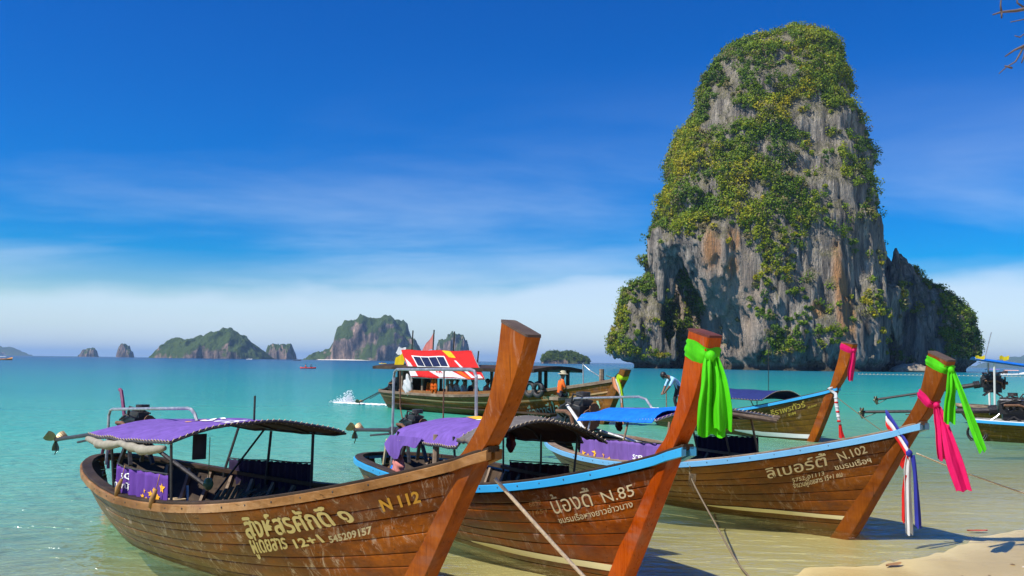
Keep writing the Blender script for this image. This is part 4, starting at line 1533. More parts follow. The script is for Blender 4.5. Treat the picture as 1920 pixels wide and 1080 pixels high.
# ---- third boat: N.102
POST_C = ([(-1.44, -.30), (-1.16, -.01), (-.80, .51), (-.43, 1.04), (-.05, 1.57), (.12, 1.76), (.27, 1.99), (.41, 2.26), (.495, 2.47)],
          [(-1.76, -.30), (-1.48, .0), (-1.10, .52), (-.75, 1.02), (-.38, 1.50), (-.23, 1.62), (.0, 1.95), (.12, 2.27), (.20, 2.59)])
b3, h3, _ = build_hull('n102', 'longtail boat numbered N.102, prow tied with pink and green scarves, right of the middle', VARN_C, STEM_C, paint('light_blue_paint', (.14, .38, .62), (.06, .05, .05), .5, .75), POST_C, ENDGR, group='longtail boats drawn up at the beach', cap_rail=WEATH)
W3 = [('ลิเบอร์ตี้', [(.7955, .7753), (.886, .8491), (.7899, .8629), (.8796, .9316)], LET_C, TH, .012),
      ('N.102', [(.9026, .8723), (.9362, .9099), (.8922, .950), (.9279, .976)], LET_C, 'N', .012),
      ('ชมรมเรือฯ', [(.9012, .7939), (.9487, .818), (.896, .8312), (.9436, .8563)], LET_C, TH, .008),
      ('5752-01113', [(.8382, .7136), (.8858, .761), (.8353, .7545), (.8832, .7976)], LET_C, 'N', .005),
      ('จำนวนผู้โดยสาร 15+1 คน', [(.842, .6492), (.9146, .7278), (.8387, .69), (.9116, .7628)], LET_C, TH, .006)]
for body, qd, m, ref, bo in W3:
    hull_text(h3, b3, 'lettering', body, qd, m, ref, bold=bo)
strip_on_hull(h3, b3, 'waterline_stripe', [(.66, .40), (.7, .3916), (.8084, .3755), (.9053, .3453), (.985, .326)], .062, CREAM)
surf, cv = canopy(b3, h3, -6.9, -4.25, 1.30, 1.30, 1.44, .20, .18, PURPLE, LINING, seed=7, frame=STEEL)
for k, ch in enumerate('SCB'):
    mapped_text('printed_letter', ch, lambda u, v, k=k: surf(.22 + .26 * k + .18 * u, .42 + .12 * v, .020), PRINT_W, cv, 'N', .03)
curt, cco = curtain(b3, h3, -6.55, -3.95, -1, .98, 1.07, .62, cloth('lilac_curtain', (0.24, 0.13, 0.46), trans=.2), 10, .022)
mapped_text('printed_letters', 'SCB', lambda u, v: curt(.70 + .10 * u, .30 + .20 * v, .012), PRINT_W, cco, 'N', .02)
mb = MB()
for cu, cvv, ru, rv in ((.07, .22, .035, .16), (.23, .30, .05, .24), (.345, .26, .032, .18), (.42, .14, .02, .12), (.13, .16, .02, .1)):
    star(mb, lambda u, v: curt(u, v, .014), cu, cvv, ru, rv)
tag(mb.build('printed_stars', PRINT_O, cco), kind='stuff')
curtain(b3, h3, -6.8, -4.9, 1, .92, 1.04, .5, PURPLE_D, 12, .016)
for x_, zt, m in ((-6.5, 1.32, STEEL), (-5.2, 1.36, WOODP), (-3.95, 1.43, WOODP)):
    post(b3, h3, x_, -1, zt, y=-1.25, mat=m, r=.02)
for x_, zt in ((-6.7, 1.32), (-5.7, 1.36), (-4.85, 1.40)):
    post(b3, h3, x_, 1, zt, y=1.25, mat=WOODP, r=.022)
mb = MB()
for k in range(3):
    mb.tube([(-4.30 + .03 * k, -.2 + .1 * k, 1.62 - .03 * k), (-4.28 + .02 * k, 1.42 - .06 * k, 1.44 - .03 * k)], .035, 7)
mb.build('rolled_mat', WOODP, b3)
mb = MB()
mb.tube([(-9.35, -.15, 1.40), (-9.05, -.15, 1.60), (-6.5, -.15, 1.74), (-6.25, -.15, 1.70), (-6.0, -.15, 1.5)], .024, 8)
mb.build('engine_hoop', STEEL, b3)
mb = MB()
mb.tube([(-9.3, -.2, 1.45), (-6.1, -1.2, .62)], .036, 8)
mb.build('white_stay', WHITEP, b3)
engine(b3, -9.1, 1.22, (-11.9, 0, .9), sc=1.45)
mb = MB()
mb.tube([(-9.2, .1, 1.0), (-8.4, .4, .85), (-7.6, .7, .7)], .035, 8)
mb.build('tiller_bar', STEEL, b3)

# ---- fourth boat, behind: navy canopy
POST_D = ([(-1.05, -.30), (-.74, .22), (-.40, .86), (.02, 1.68), (.22, 1.95), (.44, 2.30), (.61, 2.70), (.72, 3.04)],
          [(-1.40, -.30), (-1.06, .22), (-.73, .86), (-.34, 1.64), (-.20, 1.76), (-.05, 2.13), (.14, 2.60), (.27, 3.12)])
b4, h4, _ = build_hull('n4', 'olive-brown longtail boat with navy canopy, moored behind the front three', OLIVE_H, STEM_A, BLUE, POST_D, ENDGR, group='longtail boats moored behind', post_w=.10)
for body, qd, m, ref in (('ธีราพรทัวร์', [(.7724, .7705), (.901, .8533), (.7672, .8669), (.8936, .9332)], LET_Y, TH), ('0184', [(.8421, .7233), (.8703, .7446), (.8385, .7778), (.8663, .7969)], LET_Y, 'N'), ('52-0147', [(.9108, .8085), (.9417, .827), (.9089, .8464), (.9395, .8631)], LET_Y, 'N')):
    hull_text(h4, b4, 'lettering', body, qd, m, ref, .014, .01)
strip_on_hull(h4, b4, 'waterline_stripe', [(.5945, .477), (.66, .42), (.7302, .364), (.8811, .3104), (.99, .285)], .14, WHITEP, off=.014)
surf, cv = canopy(b4, h4, -6.6, -2.25, .95, 1.22, 1.26, .30, .30, NAVYC, NAVYC, seed=9)
for x_ in (-6.2, -4.4, -2.9):
    post(b4, h4, x_, -1, 1.26, y=-.85)
    post(b4, h4, x_, 1, 1.26, y=.85)
mb = MB()
mb.tube([(-2.94, 0, 1.5), (-2.92, 0, 3.1)], .012, 5)
mb.build('aerial_pole', POLE_D, b4)

# ---- excursion boat under way with the red awning
POST_E = ([(-1.05, -.30), (-.55, .66), (-.15, 1.42), (.08, 1.78), (.24, 2.12)], [(-1.5, -.30), (-1.0, .66), (-.60, 1.42), (-.28, 1.74), (-.05, 2.16)])
b5, h5, _ = build_hull('red', 'long brown excursion boat under way, with red awning and passengers aboard', BROWN_H, BROWN_H, WEATH, POST_E, ENDGR, strakes=8, boards=False, name='excursion_boat', cat='excursion boat', post_w=.16, rub_h=.12)
for body, qd, ref in (('เรืองวารีป๋อ', [(.7311, .2527), (.8364, .4345), (.7274, .5364), (.8299, .6482)], TH), ('11', [(.9322, .4998), (.9577, .5236), (.9205, .6601), (.9452, .6771)], 'N'), ('จำนวนผู้โดยสาร 30+3', [(.7837, .8178), (.859, .838), (.7821, .872), (.858, .8968)], TH)):
    hull_text(h5, b5, 'lettering', body, qd, LET_G, ref, .016, .02)
strip_on_hull(h5, b5, 'wale_strip', [(.03, .88), (.1572, .87), (.5851, .80), (.833, .80), (.985, .83)], .06, simple('pale_batten', (.48, .27, .12), .7), off=.02)
# cabin: flat roof on posts, side boards
mb = MB()
rows = []
for i in range(15):
    x_ = -15.2 + 11.7 * i / 14
    rows.append([(x_, -1.45, 2.10), (x_, -.7, 2.20), (x_, 0, 2.24), (x_, .7, 2.20), (x_, 1.45, 2.10)])
mb.grid(rows)
mb.grid([[(p[0], p[1], p[2] - .14) for p in r] for r in rows])
mb.grid([[r[0], (r[0][0], r[0][1], r[0][2] - .14)] for r in rows])
mb.grid([[r[-1], (r[-1][0], r[-1][1], r[-1][2] - .14)] for r in rows])
mb.grid([rows[-1], [(p[0], p[1], p[2] - .14) for p in rows[-1]]])
mb.build('cabin_roof', DARKW, b5)
for x_ in (-13.0, -11.2, -9.3, -7.4, -5.4, -3.8):
    for s in (-1, 1):
        p = h5.rail(x_, s, .12)
        mb = MB()
        mb.box((x_, p.y, (p.z + 2.06) / 2), (.12, .10, 2.06 - p.z))
        mb.build('cabin_post', DARKW if x_ > -6 else WEATH, b5)
for s in (-1, 1):
    mb = MB()
    for i in range(8):
        xa, xb = -13.2 + .95 * i, -13.2 + .95 * (i + 1)
        pa, pb = h5.rail(xa, s, .05), h5.rail(xb, s, .05)
        mb.bar((xa, pa.y, pa.z + .13), (xb, pb.y, pb.z + .13), .04, .2)
    mb.build('side_board', wood('orange_board', (.16, .07, .02), (.30, .14, .05), (.42, .22, .09)), b5)
mb = MB()
mb.box((-8.6, 0, .30), (11.5, 2.3, .05))
mb.build('cabin_floor', DARKW, b5)
mb = MB()
mb.box((-13.8, .3, 1.3), (1.2, 1.6, 1.4))
mb.build('wheelhouse', DARKW, b5)
# red awning of printed tarpaulin on its frame
AW = [Vector((-13.75, -.75, 2.90)), Vector((-8.35, -.75, 2.85)), Vector((-11.65, -1.62, 1.62)), Vector((-6.35, -1.62, 1.62))]


def awn(u, v, off=0.0):
    p = (AW[0] * (1 - u) + AW[1] * u) * (1 - v) + (AW[2] * (1 - u) + AW[3] * u) * v
    p = p + Vector((0, -.03 * math.sin(u * 9) - .02 * math.sin(v * 7 + u * 5), .02 * math.sin(u * 14)))
    return p + Vector((0, -.83, .55)) * off


mb = MB()
fr_ = [[awn(i / 24, j / 12, .012) for j in range(13)] for i in range(25)]
bk_ = [[awn(i / 24, j / 12, -.012) for j in range(12, -1, -1)] for i in range(25)]
mb.grid([a + b for a, b in zip(fr_, bk_)], True)
aw = mb.build('red_awning', REDC, b5, True)


def awn_patch(name, pts, mat, off=.03):
    mb = MB()
    n = 6
    a, b_, c_, d_ = pts
    mb.grid([[awn((a[0] * (1 - i / n) + b_[0] * i / n) * (1 - j / n) + (d_[0] * (1 - i / n) + c_[0] * i / n) * j / n, (a[1] * (1 - i / n) + b_[1] * i / n) * (1 - j / n) + (d_[1] * (1 - i / n) + c_[1] * i / n) * j / n, off) for j in range(n + 1)] for i in range(n + 1)])
    return mb.build(name, mat, aw)


awn_patch('white_print', [(.02, .30), (.07, .52), (.12, .98), (.0, .98)], WHITEC)
awn_patch('white_print', [(.26, .66), (.55, .66), (.78, .98), (.42, .98)], WHITEC)
awn_patch('white_print', [(.72, .36), (.75, .36), (.90, .96), (.85, .96)], WHITEC)
awn_patch('yellow_print', [(.60, .02), (.72, .02), (.76, .26), (.66, .26)], YELC)
awn_patch('white_corner', [(.90, .86), (.97, .86), (.99, .98), (.92, .98)], WHITEC)
awn_patch('orange_print', [(.60, .62), (.72, .62), (.84, .98), (.80, .98)], ORAC, .026)
mapped_text('printed_letters', 'VA', lambda u, v: awn(.39 + .09 * u, .84 - .14 * v, .05), REDC, aw, 'N', .03)
# solar panel
pf = awn_patch('solar_panel', [(.14, .24), (.60, .24), (.62, .66), (.16, .66)], WHITEP, .06)
for k in range(4):
    u0, u1 = .165 + .108 * k, .165 + .108 * k + .098
    mb = MB()
    mb.add([awn(u0, .29, .09), awn(u1, .29, .09), awn(u1 + .015, .61, .09), awn(u0 + .015, .61, .09)], [(0, 1, 2, 3)])
    mb.build('solar_cell', SOLAR, pf)
for x_, zt in ((-13.0, 3.85), (-11.3, 3.85), (-9.75, 3.75), (-8.0, 2.85)):
    mb = MB()
    mb.tube([(x_, -.7, 1.9), (x_ + .12, -.7, zt)], .035, 6)
    mb.build('awning_pole', POLE_D, b5)
mb = MB()
for u in (0, .5, 1):
    mb.tube([awn(u, 0, -.03), awn(u, 1, -.03)], .025, 5)
mb.tube([awn(0, 1, -.03), awn(1, 1, -.03)], .025, 5)
mb.build('awning_frame', STEEL, b5)
mb = MB()
mb.tube([(-1.95, -.2, 1.55), (-1.98, -.2, 2.35), (-1.6, -.2, 2.1), (-1.0, .1, 1.7)], .02, 6)
mb.tube([(-2.4, .3, 1.5), (-2.42, .3, 2.15), (-1.95, -.2, 2.38)], .02, 6)
mb.build('bow_rail', STEEL, b5)
mb = MB()
mb.tube([(-1.15, 0, 1.4), (-1.14, 0, 2.15)], .10, 7)
mb.build('mooring_bitt', WEATH, b5)
mb = MB()
mb.tube([(-.8, .1, 1.6), (-.35, .1, 2.0)], .03, 6)
mb.tube([(-.9, .0, 1.9), (-.4, .1, 1.75)], .02, 6)
mb.build('bow_spars', POLE_D, b5)
engine(b5, -15.2, 1.15, (-18.6, 0, .12), sc=1.1, prop_r=.2)

# ---- two boats cut by the right edge
POST_R = (POST_A[0], POST_A[1])
for key, lab, yaw in (('ra', 'longtail boat with blue rail at the right edge, nearer of the two there', 0), ('rb', 'longtail boat with blue awning at the right edge, farther of the two there', 0)):
    rt_, hh_, _ = build_hull(key, lab, OLIVE_H, STEM_A, BLUE if key == 'ra' else WEATH, POST_R, ENDGR, group='longtail boats at the right edge', strakes=7, cap_rail=WHITEP if key == 'ra' else WEATH)
    if key == 'ra':
        engine(rt_, -8.1, 1.10, (-12.7, 0, .82), sc=1.35, guard=True, shaft=1.5)
        mb = MB()
        mb.tube([(-9.2 + .26 * math.cos(a_), -.25, .28 + .26 * math.sin(a_)) for a_ in [i * .33 for i in range(20)]], .03, 6)
        mb.tube([(-9.2 + .3 * math.cos(a_), -.3, .26 + .3 * math.sin(a_)) for a_ in [i * .33 for i in range(20)]], .022, 6)
        mb.build('hose_coil', BLACKR, rt_)
        mb = MB()
        mb.tube([(-9.0, -.2, .5), (-8.6, -.2, .8), (-8.3, -.1, 1.1)], .035, 6)
        mb.tube([(-8.5, -.2, 1.35), (-7.7, -.2, 1.35), (-7.6, -.2, 1.0)], .02, 6)
        mb.build('engine_pipes', STEEL, rt_)
        sf, cvv = canopy(rt_, hh_, -6.9, -3.6, .95, 1.30, 1.36, .25, .25, BLUEC, BLUEC, seed=11)
        for x_ in (-6.8, -5.2, -3.8):
            post(rt_, hh_, x_, -1, 1.32, STEEL, .02)
        cr, cro = curtain(rt_, hh_, -6.7, -4.0, -1, .95, .98, .62, NAVYC, 8)
        for k, m_c in enumerate((YELC, REDC, LIME, BLUEC, YELC)):
            mb = MB()
            mb.grid([[cr(.03 + .10 * k + .1 * i / 4, .1 + .6 * j, .02) for j in range(2)] for i in range(5)])
            mb.build('printed_panel', m_c, cro)
    else:
        engine(rt_, -8.2, 1.75, (-12.8, 0, .92), sc=1.35, guard=True, shaft=1.6)
        mb = MB()
        def bw(u, v):
            return Vector((-8.9 + 4.4 * u, -1.1 + 2.2 * v, 2.75 - .62 * u + .10 * math.sin(v * math.pi)))
        mb.grid([[bw(i / 16, j / 10) for j in range(11)] for i in range(17)])
        mb.grid([[bw(i / 16, j / 10) + Vector((0, 0, -.015)) for j in range(11)] for i in range(17)])
        mb.build('blue_awning', BLUEC, rt_, True)
        for x_, zt in ((-8.2, 2.6), (-6.6, 2.4), (-5.0, 2.2)):
            for s in (-1, 1):
                post(rt_, hh_, x_, s, zt, WHITEP, .045, y=s * .95)
        mb = MB()
        mb.tube([(-8.5, -.4, 2.7), (-8.2, -.4, 3.9)], .02, 5)
        mb.build('aerial_pole', STEEL, rt_)
        for x_ in (-8.9, -8.0):
            mb = MB()
            mb.grid([[(x_ + .35 * i / 4, -.95 + .04 * math.sin(i), 2.72 + .08 * j + .04 * math.sin(i * 2)) for j in range(3)] for i in range(5)])
            mb.build('yellow_pennant', YELC, rt_)
# ------------------------------------------------------------------ scarves tied to the prows


def edge_at(prof, z):
    pts = sorted(prof, key=lambda p: p[1])
    return float(np.interp(z, [p[1] for p in pts], [p[0] for p in pts]))


def band(mb, prof, z, hh, w, tilt=0.0, off=.012, mi=0, zs=0.0):
    """cloth wound round the post at height z (front edge lowered by TILT)"""
    rows = []
    n = 7
    for j in range(n):
        v = j / (n - 1) * 2 - 1
        ring = []
        xf0, xb0 = edge_at(prof[0], z), edge_at(prof[1], z)
        for k in range(28):
            a = 2 * math.pi * k / 28
            cx, cy = math.cos(a), math.sin(a)
            m = max(abs(cx), abs(cy))
            cx, cy = cx / m, cy / m
            zz = z + v * hh * (1 + .25 * cx * 0 + .12 * math.sin(3 * a)) - tilt * cx * .5 + zs * cy
            xf, xb = edge_at(prof[0], zz), edge_at(prof[1], zz)
            fold = .006 * math.sin(j * 2.6 + a * 2) + .004 * math.sin(j * 5 + a)
            o_ = off + fold - .007 * v * v
            x = (xf + xb) / 2 + cx * ((xf - xb) / 2 + o_)
            y = cy * (w + o_)
            ring.append(Vector((x, y, zz)))
        rows.append(ring)
    mb.grid(rows, True, mi)


def tail(mb, path, widths, across, folds=3, amp=.02, th=.003, mi=0, seed=0.0):
    path = [Vector(p) for p in path]
    # resample
    P = []
    n = len(path)
    W = []
    for i in range(n - 1):
        p0, p1, p2, p3 = path[max(i - 1, 0)], path[i], path[i + 1], path[min(i + 2, n - 1)]
        for k in range(5):
            t_ = k / 5
            P.append(.5 * ((2 * p1) + (-p0 + p2) * t_ + (2 * p0 - 5 * p1 + 4 * p2 - p3) * t_ ** 2 + (-p0 + 3 * p1 - 3 * p2 + p3) * t_ ** 3))
            W.append(widths[i] * (1 - t_) + widths[i + 1] * t_)
    P.append(path[-1])
    W.append(widths[-1])
    rows = []
    m = len(P)
    for i, p in enumerate(P):
        t_ = (P[min(i + 1, m - 1)] - P[max(i - 1, 0)]).normalized()
        ac = Vector(across)
        ac = (ac - t_ * ac.dot(t_)).normalized()
        dn = t_.cross(ac).normalized()
        q = i / (m - 1)
        fr_, bk_ = [], []
        N = 16
        for j in range(N + 1):
            u = j / N * 2 - 1
            ph = (u + .22 * math.sin(2.1 * u + seed + 1.3 * q)) * folds * 1.9 + seed + 1.4 * q
            d = amp * (.4 + .8 * q) * math.sin(ph) + amp * .45 * math.sin(ph * .47 + 3 * q + 2 * seed) + amp * .2 * math.sin(ph * 2.7 - 3 * q)
            rag = Vector((0, 0, .018 * math.sin(5.3 * u + seed * 3) * max(0, q - .8) * 5))
            c_ = p + ac * (u * W[i] * .5 * (1 + .08 * math.sin(9 * q + seed))) + dn * d + rag
            fr_.append(c_ + dn * th)
            bk_.append(c_ - dn * th)
        rows.append(fr_ + bk_[::-1])
    mb.grid(rows, True, mi)
    k = len(rows[0])
    mb.add(rows[-1], [tuple(range(k))], mi)


def scarf(root, label, mats, fn, name='prow_scarf', cat='scarf'):
    mb = MB()
    fn(mb)
    o = mb.build(name, mats, None, True)
    place(o, root)
    tag(o, label, cat, 'scarves tied to the prows')
    return o


RP = (0.65, 0.0, 0.0)


def knot(mb, c, r, mi=0):
    mb.ellipsoid(c, r, 12, 8, None, .10, mi)


def f_green85(mb):
    band(mb, POST_B, 2.52, .085, .088, .10, .014)
    k = (.47, -.075, 2.47)
    knot(mb, k, (.055, .05, .055))
    tail(mb, [(.47, -.09, 2.48), (.50, -.10, 2.30), (.50, -.10, 2.05), (.50, -.10, 1.74)], [.07, .16, .22, .25], (.5, .75, 0), 3.4, .035, seed=.4)
    tail(mb, [(.49, -.04, 2.46), (.56, -.03, 2.25), (.58, -.03, 2.0), (.585, -.03, 1.80)], [.06, .12, .16, .17], (.5, .75, 0), 3, .03, seed=2)


scarf(b2, 'lime green scarf hanging from the orange prow of boat N.85', LIME, f_green85)


def f_green102(mb):
    band(mb, POST_C, 2.43, .06, .088, .14, .014)
    knot(mb, (.52, -.05, 2.36), (.04, .04, .045))
    tail(mb, [(.52, -.06, 2.36), (.53, -.06, 2.15), (.50, -.06, 1.95), (.48, -.06, 1.68)], [.05, .12, .14, .14], (.5, .75, 0), 3, .022)
    tail(mb, [(.54, -.03, 2.35), (.66, -.03, 2.05), (.80, -.03, 1.7), (.93, -.02, 1.36)], [.04, .09, .10, .09], (.6, .7, 0), 2, .018, seed=1)


scarf(b3, 'lime green scarf at the top of the prow of boat N.102', LIME, f_green102)


def f_pink102(mb):
    band(mb, POST_C, 1.98, .05, .088, .16, .014)
    knot(mb, (.30, -.06, 1.90), (.04, .04, .04))
    tail(mb, [(.30, -.07, 1.90), (.34, -.07, 1.7), (.36, -.07, 1.45), (.38, -.07, 1.20)], [.05, .13, .14, .12], (.5, .75, 0), 2, .02)
    tail(mb, [(.32, -.05, 1.88), (.42, -.05, 1.6), (.54, -.05, 1.2), (.66, -.04, .84)], [.05, .12, .18, .20], (.5, .75, 0), 3, .022, seed=2)


scarf(b3, 'hot pink scarf round the middle of the prow of boat N.102', HOT, f_pink102)


def f_tri(mb):
    for k, (mi, dz) in enumerate(((0, .085), (1, .0), (2, -.07))):
        rows = []
        for i in range(15):
            u = i / 14
            x = -.46 + .36 * u
            zc = 1.66 + dz - .42 * u ** 1.2
            rows.append([Vector((x - .02, -.12 - .012 * math.sin(3 * u), zc + .06)), Vector((x, -.145, zc)), Vector((x + .02, -.13, zc - .055))])
        mb.grid(rows, False, mi)
        mb.grid([[p + Vector((0, .012, 0)) for p in r] for r in rows], False, mi)
    knot(mb, (-.11, -.11, 1.24), (.045, .04, .05), 0)
    tail(mb, [(-.11, -.12, 1.22), (-.13, -.12, 1.0), (-.13, -.12, .6), (-.12, -.12, .17)], [.05, .10, .10, .10], (.5, .75, 0), 2, .02, mi=1)
    tail(mb, [(-.07, -.09, 1.22), (-.04, -.09, 1.0), (-.02, -.09, .7), (.0, -.09, .28)], [.05, .05, .07, .08], (.5, .75, 0), 1.5, .015, mi=0)
    tail(mb, [(-.15, -.14, .95), (-.19, -.14, .7), (-.19, -.14, .5), (-.19, -.14, .32)], [.03, .04, .05, .05], (.5, .75, 0), 1, .01, mi=2)
    tail(mb, [(-.13, -.10, 1.22), (-.20, -.10, 1.12), (-.22, -.10, 1.04)], [.05, .09, .08], (.5, .75, 0), 1, .01, mi=2)


scarf(b3, 'red, white and blue striped sash tied round the bow of boat N.102', [BLUES, WHITEC, REDC], f_tri, 'tricolour_sash', 'sash')


def f_pink4(mb):
    band(mb, POST_D, 2.93, .09, .11, .16, .016)
    knot(mb, (.70, -.07, 2.86), (.06, .05, .06))
    tail(mb, [(.70, -.08, 2.86), (.69, -.08, 2.6), (.62, -.08, 2.3), (.58, -.08, 1.95)], [.08, .18, .22, .15], (.5, .75, 0), 2, .03)


scarf(b4, 'pink scarf hanging from the prow of the navy-canopied boat', HOT, f_pink4)


def f_lei(mb):
    mb.tube([(-.15 + .02 * math.sin(i), -.13, 1.72 - .04 * i) for i in range(3)] + [(.05, -.13, 1.55), (.08, -.13, 1.2), (.14, -.13, .85), (.20, -.13, .62)], [.09, .07, .05, .05, .06, .05, .04], 8, mi=0)
    for i in range(6):
        mb.ellipsoid((.06 + .022 * i, -.14, 1.42 - .14 * i), (.062, .06, .04), 8, 6, mi=1 if i % 2 else 0)
    tail(mb, [(.20, -.13, .65), (.22, -.13, .45), (.27, -.13, .22)], [.06, .12, .17], (.5, .75, 0), 1.5, .015, mi=1)


scarf(b4, 'white and red flower garland on the bow of the navy-canopied boat', [WHITEC, REDC], f_lei, 'flower_garland', 'garland')


def f_bow5(mb):
    band(mb, POST_E, 1.86, .07, .17, .1, .02, 0)
    tail(mb, [(-.15, -.2, 1.85), (.02, -.2, 1.5), (.12, -.2, 1.15)], [.10, .16, .12], (.5, .75, 0), 2, .03, mi=0)
    tail(mb, [(-.35, -.2, 1.85), (-.20, -.22, 1.5), (.05, -.22, 1.2), (.14, -.22, .6), (.20, -.22, .1)], [.14, .18, .14, .14, .20], (.5, .75, 0), 2, .03, mi=1)
    tail(mb, [(-.2, -.2, 1.8), (0, -.23, 1.4), (.10, -.23, .9)], [.10, .14, .10], (.5, .75, 0), 2, .03, mi=2)


scarf(b5, 'yellow, orange and white scarves tied round the bow of the excursion boat', [NEON, cloth('peach_cloth', (.80, .36, .18)), WHITEC], f_bow5)


# flags on the excursion boat
def flag(root, name, label, pts, mat, cat='flag'):
    mb = MB()
    a, b_, c_, d_ = [Vector(p) for p in pts]
    rows = []
    for i in range(11):
        u = i / 10
        rows.append([(a * (1 - u) + b_ * u) * (1 - v) + (d_ * (1 - u) + c_ * u) * v + Vector((0, .05 * math.sin(5 * u + 3 * v), .03 * math.sin(7 * u))) for v in [j / 6 for j in range(7)]])
    mb.grid(rows)
    mb.grid([[p + Vector((0, .01, 0)) for p in r] for r in rows])
    o = mb.build(name, mat, None, True)
    place(o, root)
    tag(o, label, cat, 'flags on the excursion boat')


flag(b5, 'pennant', 'faded red and white flag on the middle pole of the red awning', [(-11.22, -.7, 3.75), (-11.7, -.72, 3.2), (-12.35, -.74, 2.62), (-11.25, -.7, 2.95)], cloth('faded_red', (.72, .25, .22)), 'flag')
flag(b5, 'pennant', 'yellow flag drooping at the left end of the red awning', [(-13.3, -.8, 2.95), (-14.0, -.85, 2.5), (-14.35, -.85, 1.95), (-13.5, -.8, 2.15)], YELC)
flag(b5, 'pennant', 'white cloth flapping above the yellow flag of the red awning', [(-13.4, -.72, 3.0), (-13.9, -.75, 3.05), (-14.3, -.75, 2.75), (-13.6, -.74, 2.6)], WHITEC)

# ------------------------------------------------------------------ people
SKIN = simple('skin', (0.30, 0.16, 0.095), 0.55, 0, 0.1, 10)
SKIN_D = simple('tanned_skin', (0.17, 0.085, 0.05), 0.55, 0, 0.1, 10)
HAIR = simple('black_hair', (0.012, 0.010, 0.010), 0.5, 0, 0.3, 40)
SHIRT_O = simple('orange_shirt', (0.85, 0.13, 0.008), 0.85, 0, 0.12, 12)
SHIRT_B = simple('pale_blue_shirt', (0.33, 0.56, 0.80), 0.85, 0, 0.1, 12)
SHIRT_W = simple('white_shirt', (0.72, 0.72, 0.70), 0.85, 0, 0.1, 12)
SHIRT_N = simple('dark_shirt', (0.03, 0.03, 0.045), 0.85, 0, 0.2, 12)
SHIRT_P = simple('pink_shirt', (0.70, 0.26, 0.20), 0.85, 0, 0.1, 12)
TROUS = simple('dark_trousers', (0.022, 0.022, 0.028), 0.85, 0, 0.3, 12)
KHAKI = simple('khaki_hat', (0.42, 0.37, 0.24), 0.9, 0, 0.2, 20)


